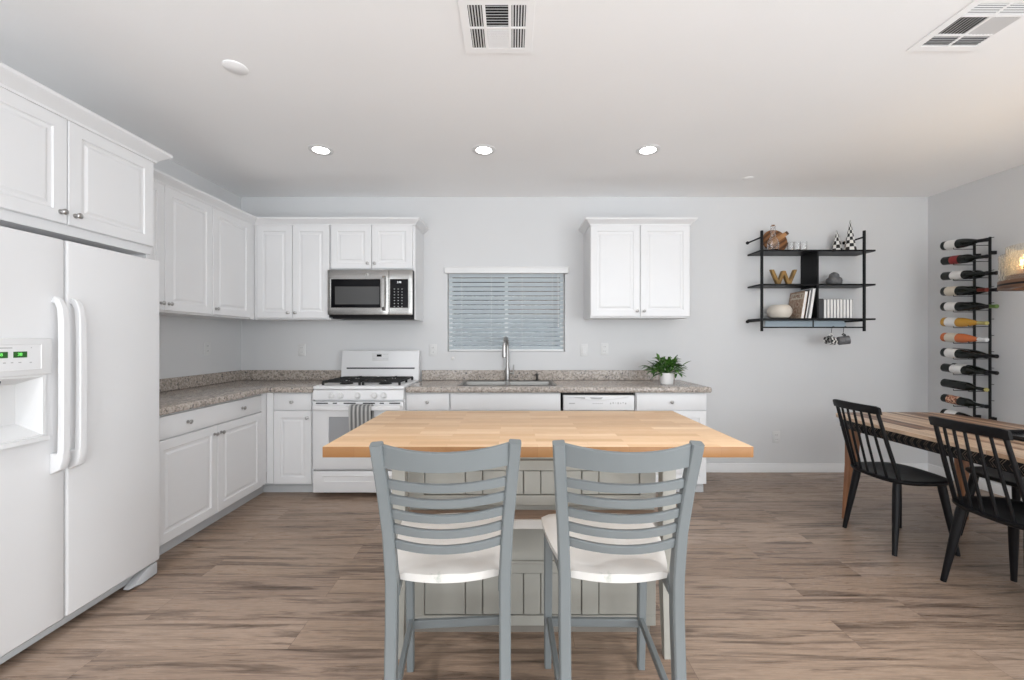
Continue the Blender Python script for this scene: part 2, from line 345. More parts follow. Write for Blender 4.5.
    def build(s, name, m, parent=None, origin=None, ang=0.6):
        ms = m if isinstance(m, (list, tuple)) else [m]
        bmesh.ops.recalc_face_normals(s.bm, faces=s.bm.faces[:])
        if parent is not None: o_ = ORG[parent.name]
        elif origin is not None: o_ = Vector(origin)
        else:
            xs = [v.co for v in s.bm.verts]
            o_ = Vector(((min(v.x for v in xs) + max(v.x for v in xs)) / 2, (min(v.y for v in xs) + max(v.y for v in xs)) / 2, min(v.z for v in xs)))
        for v in s.bm.verts: v.co -= o_
        me = bpy.data.meshes.new(name); s.bm.to_mesh(me); s.bm.free()
        for x in ms: me.materials.append(M[x] if isinstance(x, str) else x)
        me.polygons.foreach_set('use_smooth', [True] * len(me.polygons))
        me.set_sharp_from_angle(angle=ang)
        o = bpy.data.objects.new(name, me); C.objects.link(o)
        if parent is not None: o.parent = parent
        else: o.location = o_
        ORG[o.name] = o_
        return o
def tag(o, label=None, cat=None, group=None, kind=None):
    if label: o['label'] = label
    if cat: o['category'] = cat
    if group: o['group'] = group
    if kind: o['kind'] = kind
    return o
def thing(name, label, cat, loc, group=None):
    o = bpy.data.objects.new(name, None); C.objects.link(o); o.location = loc; o.empty_display_size = 0.1
    ORG[o.name] = Vector(loc); return tag(o, label, cat, group)
def struct(o): o['kind'] = 'structure'; return o
def dup(root, loc=None, rotz=None, label=None, parent=None):
    c = root.copy(); C.objects.link(c); c.parent = parent
    if parent is None:
        if loc is not None: c.location = loc
        if rotz is not None: c.rotation_euler = (0, 0, rotz)
    if label: c['label'] = label
    ORG[c.name] = Vector(c.location)
    for ch in [o for o in C.objects if o.parent == root]: dup(ch, parent=c)
    return c
def T_back(x, y, z): return Matrix.Translation((x, y, z))                                   # local x right, front faces -Y
def T_left(x, y, z): return Matrix.Translation((x, y, z)) @ Matrix.Rotation(PI / 2, 4, 'Z')   # on the left wall: faces +X
def T_right(x, y, z): return Matrix.Translation((x, y, z)) @ Matrix.Rotation(-PI / 2, 4, 'Z')  # on the right wall: faces -X
def text_on(mb, body, T, size, depth=0.001, mi=0):
    cu = bpy.data.curves.new('t', 'FONT'); cu.body = body; cu.size = size; cu.extrude = depth / 2; cu.align_x = 'CENTER'; cu.align_y = 'CENTER'
    ob = bpy.data.objects.new('t', cu); C.objects.link(ob); bpy.context.view_layer.update()
    me = ob.to_mesh(); vs = [T @ v.co for v in me.vertices]; fs = [tuple(p.vertices) for p in me.polygons]
    ob.to_mesh_clear(); bpy.data.objects.remove(ob); bpy.data.curves.remove(cu)
    mb.add(vs, fs, mi)

# ------------------------------------------------------------------ the room
XL, XR, YB, ZC = -2.69, 4.13, 4.12, 2.73      # left wall, right wall, back wall, ceiling
YF = -3.6
WX0, WX1, WZ0, WZ1 = -0.640, 0.525, 1.195, 2.03   # window opening
struct(MB().box((XL - .12, YF, -.05), (XR + .12, YB + .12, 0)).build('floor', 'floor'))
struct(MB().box((XL - .12, YF, ZC), (XR + .12, YB + .12, ZC + .08)).build('ceiling', 'ceil'))
struct(MB().grid([XL - .12, WX0, WX1, XR + .12], [0, WZ0, WZ1, ZC], YB, YB + .12, holes={(1, 1)}, plane='XZ').build('wall_back', 'wall'))
struct(MB().box((XL - .12, YF, 0), (XL, YB, ZC)).build('wall_left', 'wall'))
struct(MB().grid([YF, -2.7, -0.5, YB], [0, 2.3, ZC], XR, XR + .12, holes={(1, 0)}, plane='YZ').build('wall_right', 'wall'))
def baseboard(name, a, b):
    m = MB(); a, b = Vector(a), Vector(b); d = (b - a).normalized(); n = Vector((d.y, -d.x, 0))
    pr = [(0, 0), (.014, 0), (.014, .07), (.011, .076), (.010, .082), (.005, .086), (0, .088)]
    m.rings([[p + n * o + Vector((0, 0, z)) for o, z in pr] for p in (a, b)]); struct(m.build(name, 'trimw'))
baseboard('baseboard_back', (1.66, YB, 0), (XR, YB, 0))
baseboard('baseboard_right', (XR, YB, 0), (XR, -0.5, 0))

# window in the back wall
wf = MB(); f_ = .035
wf.grid([WX0 + .001, WX0 + f_, -.075, -.04, WX1 - f_, WX1 - .001], [WZ0 + .001, WZ0 + f_, WZ1 - f_, WZ1 - .001], YB + .06, YB + .105, holes={(1, 1), (3, 1)}, bev=.004, plane='XZ')
win = struct(wf.build('window_1', 'trimw'))
MB().box((WX0 + f_, YB + .08, WZ0 + f_), (-.075, YB + .084, WZ1 - f_)).build('window_pane', 'glass', win)
MB().box((-.04, YB + .08, WZ0 + f_), (WX1 - f_, YB + .084, WZ1 - f_)).build('window_pane', 'glass', win)
# blind
bl = thing('window_blind', 'white horizontal slat blind lowered over the window above the sink', 'blind', ((WX0 + WX1) / 2, YB, WZ0))
MB().box((-.664, YB - .045, 1.966), (.556, YB - .002, 2.026), .008, 2).box((-.668, YB - .05, 2.018), (.560, YB - .002, 2.032), .004).build('valance', 'trimw', bl)
R_ = Matrix.Rotation(math.radians(-38), 4, 'X')
for k in range(18):
    z = 2.0 - k * .0452
    MB().box((WX0 + .012, YB + .012, z - .0015), (WX1 - .012, YB + .060, z + .0015), R=R_).build('slat', 'blind', bl)
MB().box((WX0 + .012, YB + .014, WZ0 + .003), (WX1 - .012, YB + .056, WZ0 + .022), .004).build('bottom_rail', 'trimw', bl)
for x in (-.50, -.205, .10, .40):
    MB().tube([(x, YB + .009, 2.02), (x, YB + .009, WZ0 + .02)], .0016, 6).build('ladder_cord', 'trimw', bl)
MB().tube([(.455, YB - .004, 2.02), (.458, YB - .006, 1.47)], .003, 6).lathe([(.003, 0), (.006, .01), (.006, .035), (.003, .04)], (.458, YB - .006, 1.435), 8).build('tilt_wand', 'trimw', bl)
# outside the window
struct(MB().box((-6, YB + .12, -.05), (6, 9, -.001)).build('ground_outside', 'ground'))
fe = MB()
for k in range(24): fe.box((-3.6 + k * .3, 5.9, 0), (-3.305 + k * .3, 5.93, 1.62), .004)
tag(fe.build('garden_fence', 'fence'), 'blue grey board fence seen through the window blind', 'fence')
nh = thing('neighbour_house', 'beige stucco house wall beyond the window blind', 'house', (0, 7.6, 0))
MB().grid([-5, -1.05, -.05, 5], [0, 1.3, 2.35, 5], 7.4, 7.6, holes={(1, 1)}, plane='XZ').build('wall', 'stucco', nh)
MB().box((-1.05, 7.48, 1.3), (-.05, 7.5, 2.35)).build('window', 'nwin', nh)

# ------------------------------------------------------------------ cabinet pieces
def door(T, w_, h_, parent, name='door', stile=.058, t=.02, m='cab'):
    mb = MB(T); r = [(0, .004), (.003, 0), (stile, 0), (stile + .004, .006), (stile + .010, .0075), (stile + .020, .0075), (stile + .032, .002)]
    rs = [[(0, t, 0), (w_, t, 0), (w_, t, h_), (0, t, h_)]]
    for i, y in r: rs.append([(i, y, i), (w_ - i, y, i), (w_ - i, y, h_ - i), (i, y, h_ - i)])
    mb.rings(rs); return mb.build(name, m, parent, ang=.25)
def flat_front(T, w_, h_, parent, name='drawer', t=.02, m='cab'):
    return MB(T).box((0, 0, 0), (w_, t, h_), .003, 2).build(name, m, parent)
def knob(T, x, z, parent):
    mb = MB(T); pr = [(.011, 0), (.011, .002), (.006, .004), (.0045, .012), (.008, .017), (.0135, .021), (.0135, .025), (.009, .029), (.003, .0305)]
    mb.lathe(pr, (x, 0, z), 14, '-Y'); return mb.build('knob', 'nickel', parent)
def sweep_profile(path, prof, mb):
    """profile (out, z) along an XY path, out = right of travel, mitred"""
    P = [Vector((x, y, 0)) for x, y in path]; rs = []
    for i, p in enumerate(P):
        d0 = (p - P[i - 1]).normalized() if i else None; d1 = (P[i + 1] - p).normalized() if i < len(P) - 1 else None
        d0 = d0 or d1; d1 = d1 or d0
        n0, n1 = Vector((d0.y, -d0.x, 0)), Vector((d1.y, -d1.x, 0)); mvec = (n0 + n1); mvec /= max(1e-6, mvec.dot(n0))
        rs.append([p + mvec * o + Vector((0, 0, z)) for o, z in prof])
    mb.rings(rs)
    return mb
CROWN = [(0, 0), (.006, 0), (.008, .010), (.018, .020), (.036, .034), (.046, .042), (.050, .046), (.050, .060), (0, .060)]
def crown(path, z, parent=None, name='crown_molding', k=1.0):
    return sweep_profile(path, [(o * k, z + h * k) for o, h in CROWN], MB()).build(name, 'cab', parent, ang=.5)
UB, UT = 1.497, 2.355                            # wall cabinets: bottom and top of doors
G = .0025
def carcass(T, w_, d, z0, z1, parent, name='body', rail=.028):
    """box behind the doors, front at local y=.021"""
    mb = MB(T); mb.box((0, .021, z0), (w_, d, z1), .0015, 1)
    return mb.build(name, 'cab', parent)
GW = 'white raised-panel wall cabinets'
def wall_cab(kind, x0, x1, z0, z1, doors, label, knobs, side='back', group='white wall cabinets', depth=.35, zc=2.36, fill=None):
    if side == 'back': yf = YB - depth; T = T_back(x0, yf, 0); loc = ((x0 + x1) / 2, YB, z0)
    else: xf = XL + depth; T = T_left(xf, x0, 0); loc = (XL, (x0 + x1) / 2, z0)
    t = thing('wall_cabinet', label, 'cabinet', loc, group)
    carcass(T, x1 - x0, depth - .002, z0, zc, t)
    if fill: MB(T).box((fill[0], .004, z0), (fill[1], .0208, zc), .001, 1).build('filler_strip', 'cab', t)
    for (a, b), kx in zip(doors, knobs):
        d = door(T @ Matrix.Translation((a + G, 0, z0 + .012)), b - a - 2 * G, z1 - z0 - .012, t)
        if kx: knob(T, a + .032 if kx == 'l' else b - .032, z0 + .060, d)
    return t
wall_cab('pair', 2.395, 3.245, UB, UT, [(0, .403), (.403, .85)], 'white two-door wall cabinet on left wall, next to the tall refrigerator cabinet', ['r', 'l'], 'left', GW)
wall_cab('one', 3.247, 3.766, UB, UT, [(0, .472)], 'white one-door wall cabinet on left wall at the room corner', ['l'], 'left', GW, fill=(.474, .5255))
wall_cab('pair', -2.338, -1.656, UB, UT, [(.012, .341), (.341, .680)], 'white two-door wall cabinet on back wall between corner and microwave', ['r', 'l'], 'back', GW, fill=(-.0045, .012))
tm = wall_cab('micro', -1.648, -.8815, 1.945, UT, [(0, .372), (.372, .745)], 'short white two-door cabinet directly above the microwave', ['r', 'l'], 'back', GW)
MB().box((-.8925, YB - .33, UB), (-.881, YB - .002, 2.0), .001, 1).build('side_panel', 'cab', tm)
tr = wall_cab('pair', .712, 1.618, 1.512, UT, [(0, .453), (.453, .906)], 'white two-door wall cabinet alone to the right of the window', ['r', 'l'], 'back', GW)
def crown_u(x0, x1, yf, yb, z, parent, k=1.0):
    # travel so that the outside is on the right: left side, front, right side
    return crown([(x0, yb), (x0, yf), (x1, yf), (x1, yb)], z, parent, k=k)
def crown_rev(path, z, parent, k=1.0):
    return sweep_profile(path, [(-o * k, z + h * k) for o, h in CROWN], MB()).build('crown_molding', 'cab', parent, ang=.5)
# (left wall -> back wall run)
cr = crown([(-2.34, 2.396), (-2.34, YB - .35), (-.881, YB - .35), (-.881, YB - .002)], 2.352)
tag(cr, 'white crown molding running along the tops of the corner wall cabinets', 'molding')
# right cabinet: path runs front-left to right, outward = -Y (right of +X travel)
sweep = [(.712, YB - .002), (.712, YB - .35), (1.618, YB - .35), (1.618, YB - .002)]
crown(sweep, 2.352, tr, k=.97)

# tall cabinet over the refrigerator
XF = -2.06
fc = thing('refrigerator_cabinet', 'deep white two-door cabinet mounted above the refrigerator', 'cabinet', (XL, 1.93, 1.80), GW)
Tf = T_left(XF, 1.462, 0)
MB(Tf).box((0, .021, 1.80), (.93, XF - XL - .003, 2.345), .0015, 1).build('body', 'cab', fc)
for (a, b, k) in ((0, .464, 'r'), (.464, .928, 'l')):
    d = door(Tf @ Matrix.Translation((a + G, 0, 1.845)), b - a - 2 * G, 2.332 - 1.845, fc)
    knob(Tf, a + .032 if k == 'l' else b - .032, 1.895, d)
crown([(XF, 1.40), (XF, 2.392), (-2.275, 2.392)], 2.330, fc, k=1.15)
MB().box((XL + .003, 2.372, .0), (XF - .03, 2.390, 1.80), .001, 1).build('side_panel', 'cab', fc)

# ------------------------------------------------------------------ base cabinets
XB, YBF = -2.07, 3.50                            # faces of the left run and of the back run
GB = 'white base cabinets under the granite counter'
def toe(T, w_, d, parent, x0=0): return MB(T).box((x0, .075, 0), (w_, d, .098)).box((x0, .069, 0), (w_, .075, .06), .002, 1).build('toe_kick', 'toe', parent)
def base_cab(label, T, w_, depth, loc, doors, drawers, knobs, name='base_cabinet', low=.095, group=GB, fill=None, toe_w=None, toe_x=0):
    t = thing(name, label, 'cabinet', loc, group)
    MB(T).box((0, .021, .098), (w_, depth, .866), .0015, 1).build('body', 'cab', t)
    toe(T, toe_w or w_, depth, t, toe_x)
    if fill: MB(T).box((fill[0], .004, .098), (fill[1], .0208, .866), .001, 1).build('filler_strip', 'cab', t)
    for a, b, ks in drawers:
        d = flat_front(T @ Matrix.Translation((a + G, 0, .722)), b - a - 2 * G, .132, t)
        for kx in ks: knob(T, kx, .788, d)
    for (a, b), kx in zip(doors, knobs):
        d = door(T @ Matrix.Translation((a + G, 0, low)), b - a - 2 * G, .712 - low, t)
        if kx: knob(T, a + .032 if kx == 'l' else b - .032, .655, d)
    return t
TL = T_left(XB, 2.395, 0)
base_cab('wide white base cabinet with one long two-knob drawer on the left wall', TL, 1.103, XB - XL - .003, (XL, 2.92, 0), [(.01, .525), (.525, 1.04)], [(.01, 1.04, (.255, .79))], ['r', 'l'], fill=(1.043, 1.1075), toe_w=1.173)
base_cab('narrow white base cabinet in the corner left of the range', T_back(-2.068, YBF, 0), .384, YB - YBF - .003, (-1.88, YB, 0), [(.055, .378)], [(.055, .378, (.215,))], ['r'], fill=(-.0055, .053), toe_x=-.072)
base_cab('small white base cabinet right of the range with single-knob drawer', T_back(-.898, YBF, 0), .373, YB - YBF - .003, (-.71, YB, 0), [(.004, .370)], [(.004, .370, (.186,))], ['l'])
ts = thing('sink_cabinet', 'white base cabinet below the sink with plain false drawer front', 'cabinet', (-.06, YB, 0), GB)
T = T_back(-.523, YBF, 0)
MB(T).box((0, .021, .098), (.935, .617, .70), .0015, 1).box((0, .021, .70), (.02, .617, .866)).box((.915, .021, .70), (.935, .617, .866)).box((.02, .021, .70), (.915, .035, .866)).build('body', 'cab', ts)
toe(T, .935, .617, ts)
flat_front(T @ Matrix.Translation((.004, 0, .722)), .927, .132, ts, 'false_front')
for a, b, k in ((.004, .467, 'r'), (.467, .931, 'l')):
    d = door(T @ Matrix.Translation((a + G, 0, .095)), b - a - 2 * G, .617, ts); knob(T, a + .032 if k == 'l' else b - .032, .655, d)
base_cab('white base cabinet at the right end of the counter run', T_back(1.045, YBF, 0), .602, YB - YBF - .003, (1.35, YB, 0), [(.004, .598)], [(.004, .598, (.30,))], ['l'])

# dishwasher
dw = thing('dishwasher', 'white dishwasher built in under the counter right of the sink', 'dishwasher', (.73, YB, 0))
T = T_back(.424, YBF, 0)
MB(T).box((.004, .03, .10), (.61, .615, .862)).box((.004, .085, .0), (.61, .6, .10)).build('body', 'dark', dw)
MB(T).box((.008, -.004, .11), (.606, .03, .715), .006, 2).build('door', 'appl', dw)
cp = MB(T).box((.008, -.012, .718), (.606, .03, .846), .007, 3).build('control_panel', 'appl', dw)
arc = [(.04 + .518 * i / 14, -.0135, .832 - .026 * math.sin(PI * i / 14)) for i in range(15)]
MB(T).tube(arc, .0035, 8).build('handle_lip', 'applw', cp)
for poly in ([(.05, .829), (.19, .829), (.19, .812), (.13, .815)], [(.23, .828), (.34, .828), (.325, .812), (.245, .812)]): MB(T).prism(poly, -.0128, -.010, plane='XZ').build('vent_slot', 'greyp', cp)
def mark(par, lo, hi, T=None, name='button_mark'): MB(T).box(lo, hi).build(name, 'greyp', par)
for i in range(6): mark(cp, (.255 + i * .015, -.0128, .772), (.262 + i * .015, -.011, .780), T)
for i in range(7): mark(cp, (.40 + i * .021, -.0128, .770 + (i % 3) * .004), (.410 + i * .021, -.011, .783 + (i % 2) * .004), T)
mark(cp, (.055, -.0128, .773), (.105, -.011, .781), T, 'badge')

# ------------------------------------------------------------------ counters
CT, CB_ = .914, .868
mb = MB().grid([XL + .002, -2.04, -1.668], [2.395, 3.472, YB - .002], CB_, CT, holes={(1, 0)}, bev=.012, seg=3)
ct = tag(mb.build('countertop', 'granite'), 'L-shaped speckled granite countertop in the corner left of the range', 'countertop', 'granite countertops')
MB().grid([XL + .002, XL + .022, -1.668], [2.395, YB - .022, YB - .002], CT + .0005, 1.012, holes={(1, 0)}, bev=.003, seg=1).build('backsplash', 'granite', ct)
SX0, SX1, SY0, SY1 = -.455, .375, 3.60, 4.00
mb = MB().grid([-.892, SX0, SX1, 1.675], [3.472, SY0, SY1, YB - .002], CB_, CT, holes={(1, 1)}, bev=.012, seg=3)
ct = tag(mb.build('countertop', 'granite'), 'long straight speckled granite countertop holding the sink', 'countertop', 'granite countertops')
MB().box((-.892, YB - .022, CT + .0005), (1.612, YB - .002, 1.012), .003, 1).build('backsplash', 'granite', ct)

# sink, faucet, soap pump
sk = thing('kitchen_sink', 'double-bowl stainless steel sink set into the granite counter', 'sink', (-.04, 3.8, .72))
MB().grid([SX0 - .012, SX0 + .02, -.055, -.025, SX1 - .02, SX1 + .012], [SY0 - .012, SY0 + .02, SY1 - .05, SY1 + .012], CT + .0006, CT + .006, holes={(1, 1), (3, 1)}, bev=.002, seg=1).build('rim', 'sinksteel', sk)
for a, b in ((SX0 + .02, -.055), (-.025, SX1 - .02)):
    y0, y1 = SY0 + .02, SY1 - .05; m = MB()
    rs = [[(a - i, y0 - i, z), (b + i, y0 - i, z), (b + i, y1 + i, z), (a - i, y1 + i, z)] for i, z in ((.002, CT + .003), (0, CT - .005), (-.008, .75), (-.03, .735))]
    m.rings(rs, cap0=False, cap1=True)
    bo = m.build('bowl', 'sinksteel', sk)
    MB().lathe([(.04, .7352), (.04, .738), (.03, .739), (.01, .737)], ((a + b) / 2, 3.8, 0), 16).build('drain', 'chrome', bo)
fx, fy = -.045, 4.055
fa = thing('faucet', 'tall brushed steel gooseneck faucet behind the sink', 'faucet', (fx, fy, CT))
MB().lathe([(.028, CT + .0008), (.028, CT + .006), (.023, CT + .012), (.022, CT + .12), (.018, CT + .125)], (fx, fy, 0), 18).build('base', 'nickel', fa)
pts = [(fx, fy, CT + .12), (fx, fy, 1.25)] + [(fx - .028 * (1 - math.cos(a)) * .5, fy - .075 * (1 - math.cos(a)), 1.25 + .085 * math.sin(a)) for a in [PI * k / 10 for k in range(1, 11)]]
MB().tube(pts, .0155, 12).build('spout', 'nickel', fa)
e = Vector(pts[-1])
MB().lathe([(.0165, .005), (.0195, -.02), (.0215, -.10), (.018, -.105), (.0, -.104)], e, 14).build('spray_head', 'nickel', fa)
MB().tube([(fx + .015, fy, CT + .075), (fx + .055, fy, CT + .075)], .0085, 10).tube([(fx + .058, fy, CT + .06), (fx + .06, fy - .005, CT + .155)], [.0085, .0055], 10).build('handle', 'nickel', fa)
M['bronze'] = mat('dark_bronze', (0.06, 0.055, 0.05), 0.35, 0.8)
so = thing('soap_dispenser', 'small dark metal soap pump on the counter right of the faucet', 'soap dispenser', (.245, 4.05, CT))
MB().lathe([(.019, CT + .0008), (.019, CT + .006), (.012, CT + .01), (.011, CT + .05)], (.245, 4.05, 0), 14).build('base', 'bronze', so)
MB().lathe([(.014, CT + .05), (.014, CT + .068), (.006, CT + .07)], (.245, 4.05, 0), 14).tube([(.245, 4.05, CT + .06), (.245, 3.99, CT + .062)], .006, 8).build('pump_head', 'bronze', so)

# potted plant
px_, py_ = 1.385, 3.72
pl = thing('potted_plant', 'leafy green plant in a white ceramic pot on the counter end', 'plant', (px_, py_, CT))
MB().lathe([(.0, CT + .001), (.052, CT + .001), (.056, CT + .006), (.063, CT + .10), (.060, CT + .104), (.056, CT + .10), (.054, CT + .085), (.0, CT + .085)], (px_, py_, 0), 24).build('pot', 'potw', pl)
MB().lathe([(.0, CT + .0855), (.052, CT + .0855), (.05, CT + .09), (.0, CT + .092)], (px_, py_, 0), 16).build('soil', 'soil', pl)
lf = MB(); stm = MB(); rnd = random.Random(3)
def leaf(mb, base, d, L, W, droop):
    d = d.normalized(); side = d.cross(Vector((0, 0, 1))).normalized(); up = side.cross(d); rs = []
    p = Vector(base); n = 7
    for i in range(n):
        f = i / (n - 1); wd = W * math.sin(PI * min(1, f * .92 + .04)) ** .8 * (1 - .25 * f)
        rs.append([p + side * wd + up * wd * .35, p - up * .001, p - side * wd + up * wd * .35])
        dd = (d + Vector((0, 0, -droop * f * 1.2))).normalized(); p = p + dd * L / (n - 1)
    vs = [q for r in rs for q in r]; fs = []
    for i in range(n - 1):
        for k in range(2): fs.append((i * 3 + k, i * 3 + k + 1, i * 3 + k + 4, i * 3 + k + 3))
    mb.add(vs, fs)
for k in range(58):
    az = rnd.uniform(0, 2 * PI); el = rnd.uniform(.15, 1.35); Ls = rnd.uniform(.06, .17)
    d = Vector((math.cos(az) * math.cos(el), math.sin(az) * math.cos(el) * .8, math.sin(el)))
    b0 = Vector((px_ + rnd.uniform(-.03, .03), py_ + rnd.uniform(-.03, .03), CT + .088)); b1 = b0 + d * Ls
    stm.tube([b0, (b0 + b1) / 2 + Vector((0, 0, .008)), b1], .0018, 5)
    for j in range(4):
        az2 = az + rnd.uniform(-.9, .9); el2 = el * .6 + rnd.uniform(-.35, .4)
        d2 = Vector((math.cos(az2) * math.cos(el2), math.sin(az2) * math.cos(el2) * .8, math.sin(el2)))
        bb = b0.lerp(b1, rnd.uniform(.55, 1.0)); leaf(lf, bb, d2, rnd.uniform(.06, .10), rnd.uniform(.011, .017), rnd.uniform(.2, .9))
lf.build('foliage', 'leaf', pl, ang=1.2); stm.build('stems', 'leaf', pl)

# ------------------------------------------------------------------ refrigerator
XD = -1.97; FY0, FYS, FY1 = 1.415, 1.833, 2.325; FT = 1.752; FB = .083
fr = thing('refrigerator', 'white side-by-side refrigerator with ice dispenser at the left wall', 'refrigerator', (XL + .4, 1.87, 0))
MB().box((XL + .03, FY0 + .004, .03), (XD - .085, FY1 - .004, FT - .012), .006).build('body', 'appl', fr)
# freezer door with the dispenser opening: slab in YZ
DY0, DY1, DZ0, DZ1 = 1.470, 1.736, .915, 1.158
fd = MB().grid([FY0, DY0, DY1, FYS - .0035], [FB, DZ0, DZ1, FT], XD - .078, XD, holes={(1, 1)}, bev=.010, seg=3, plane='YZ').build('freezer_door', 'appl', fr)
m = MB()
rs = [[(XD - x, DY0 - i, DZ0 - i2), (XD - x, DY1 + i, DZ0 - i2), (XD - x, DY1 + i, DZ1 + i), (XD - x, DY0 - i, DZ1 + i)] for x, i, i2 in ((-.007, .012, .012), (-.007, .0, .0), (.0, -.004, -.004), (.072, -.03, -.05))]
m.rings(rs, cap0=False); 
dp = m.build('dispenser_recess', 'applw', fd)
MB().prism([(XD - .06, DZ0 + .012), (XD + .022, DZ0 - .006), (XD + .026, DZ0 - .022), (XD - .001, DZ0 - .028), (XD - .06, DZ0)], DY0 - .014, DY1 + .014, .003, plane='XZ').build('drip_tray', 'applw', fd)
MB().tube([(XD - .03, 1.60, DZ1 - .002), (XD - .03, 1.60, DZ1 - .04)], [.022, .012], 12).build('dispenser_spout', 'black_pl', fd)
MB().box((XD + .0005, DY0 - .016, 1.165), (XD + .012, DY1 + .035, 1.318), .006, 3).build('dispenser_control_panel', 'applw', fd)
cpn = MB().box((XD + .0122, DY0 + .01, 1.190), (XD + .0134, DY1 - .01, 1.292), .003, 1).build('control_plate', 'appl', fd)
for y in (1.587, 1.651): MB().box((XD + .0136, y - .023, 1.240), (XD + .0146, y + .023, 1.264)).build('display', 'led', fd)
dg = MB()
for y in (1.585, 1.649): text_on(dg, '38', Matrix.Translation((XD + .0150, y, 1.2525)) @ Matrix.Rotation(PI / 2, 4, 'Z') @ Matrix.Rotation(PI / 2, 4, 'X'), .017)
dg.build('display_digits', mat('green_digits', (.1, .5, .1), .4, emit=(.2, .8, .15), estr=.9), fd)
for y0, y1, z in ((1.565, 1.625, 1.279), (1.688, 1.691, 1.279), (1.595, 1.604, 1.221), (1.62, 1.628, 1.221), (1.645, 1.655, 1.221), (1.683, 1.691, 1.219)):
    mark(fd, (XD + .0134, y0, z - .002), (XD + .0138, y1, z + .002))
rd = MB().box((XD - .078, FYS + .0035, FB), (XD, FY1, FT), .010, 3).build('refrigerator_door', 'appl', fr)
for y, par, s_ in ((1.785, fd, -1), (1.856, rd, 1)):
    pts = [(XD + .004, y, 1.485), (XD + .022, y, 1.475), (XD + .036, y, 1.445), (XD + .042, y, 1.39), (XD + .044, y, 1.25), (XD + .044, y, 1.0), (XD + .042, y, .85), (XD + .040, y, .80)]
    MB().tube(pts, 0, rect=[(.020, .03), (.022, .026), (.026, .024), (.03, .024), (.032, .024), (.032, .024), (.032, .026), (.032, .028)], up=(1, 0, 0)).prism([(XD + .001, .825), (XD + .054, .825), (XD + .056, .80), (XD + .042, .755), (XD + .001, .735)], y - .018, y + .018, .005, 2, plane='XZ').build('handle', 'appl', par)
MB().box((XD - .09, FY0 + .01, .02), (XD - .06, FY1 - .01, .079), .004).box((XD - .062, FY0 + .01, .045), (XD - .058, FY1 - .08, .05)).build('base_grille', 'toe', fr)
MB().prism([(FY1 - .17, .012), (FY1 - .10, .004), (FY1 - .002, .004), (FY1 - .002, .070), (FY1 - .06, .070)], XD - .058, XD - .012, .008, 2, plane='YZ').build('foot_cover', 'toe', fr)
for y in (FY0 + .1, FY1 - .1): MB().lathe([(.03, .0), (.03, .028)], (XL + .2, y, 0), 12).lathe([(.02, 0), (.02, .03)], (XD - .12, y, 0), 12).build('levelling_foot', 'black_pl', fr)

# ------------------------------------------------------------------ gas range
RX0, RX1, RYF = -1.660, -.900, 3.450
ra = thing('gas_range', 'white freestanding gas range with black grates, below the microwave', 'range', ((RX0 + RX1) / 2, 3.8, 0))
MB().box((RX0, RYF + .045, .035), (RX1, YB - .03, .8945), .003).build('body', 'appl', ra)
for x in (RX0 + .06, RX1 - .06):
    MB().lathe([(.02, 0), (.02, .036)], (x, RYF + .12, 0), 12).lathe([(.02, 0), (.02, .036)], (x, YB - .12, 0), 12).build('levelling_foot', 'black_pl', ra)
ck = MB(); ck.box((RX0, RYF + .01, .8955), (RX1, YB - .10, .926), .008, 3).build('cooktop', 'appl', ra)
bgd = MB().prism([(YB - .105, .915), (YB - .03, .915), (YB - .03, 1.205), (YB - .06, 1.212), (YB - .075, 1.20), (YB - .09, 1.05)], RX0 + .004, RX1 - .004, .006, 2, plane='YZ').build('backguard', 'appl', ra)
MB().box((RX0 + .055, YB - .0935, 1.030), (RX1 - .045, YB - .083, 1.043), .001).build('vent_slot', 'dark', bgd)
MB().box((-1.36, YB - .0845, 1.105), (-1.20, YB - .078, 1.185), .002).build('clock_panel', 'applw', bgd)
MB().box((-1.315, YB - .0865, 1.148), (-1.268, YB - .082, 1.170)).build('clock_display', 'blackgl', bgd)
for i in range(4):
    for z in (1.125, 1.168): mark(bgd, (-1.255 + i * .013, YB - .0850, z), (-1.248 + i * .013, YB - .083, z + .004))
    mark(bgd, (-1.35 + i * .009, YB - .0850, 1.125), (-1.345 + i * .009, YB - .083, 1.129))
# grates: two cast iron frames
for gx0, gx1 in ((RX0 + .055, -1.295), (-1.265, RX1 - .055)):
    g = MB(); y0, y1 = RYF + .075, YB - .145; zt = .962; b_ = .012
    for x in (gx0, gx1): g.box((x - b_ / 2, y0, zt - .014), (x + b_ / 2, y1, zt), .002)
    for y in (y0, (y0 + y1) / 2, y1): g.box((gx0, y - b_ / 2, zt - .014), (gx1, y + b_ / 2, zt), .002)
    for y in (y0 + (y1 - y0) * .25, y0 + (y1 - y0) * .75):
        cx = (gx0 + gx1) / 2
        for sx in (-1, 1): g.box((min(cx + sx * .03, cx + sx * (gx1 - gx0) / 2), y - .005, zt - .012), (max(cx + sx * .03, cx + sx * (gx1 - gx0) / 2), y + .005, zt + .004), .002)
        for sy in (-1, 1): g.box((cx - .005, min(y + sy * .03, y + sy * .13), zt - .012), (cx + .005, max(y + sy * .03, y + sy * .13), zt + .004), .002)
    for x in (gx0, gx1):
        for y in (y0, (y0 + y1) / 2, y1): g.box((x - .009, y - .009, .9265), (x + .009, y + .009, zt - .004), .002)
    g.build('grate', 'iron', ra)
    for y in (y0 + (y1 - y0) * .25, y0 + (y1 - y0) * .75):
        MB().lathe([(.055, .9265), (.055, .932), (.042, .936), (.042, .944), (.036, .949), (0, .949)], ((gx0 + gx1) / 2, y, 0), 20).build('burner', 'iron', ra)
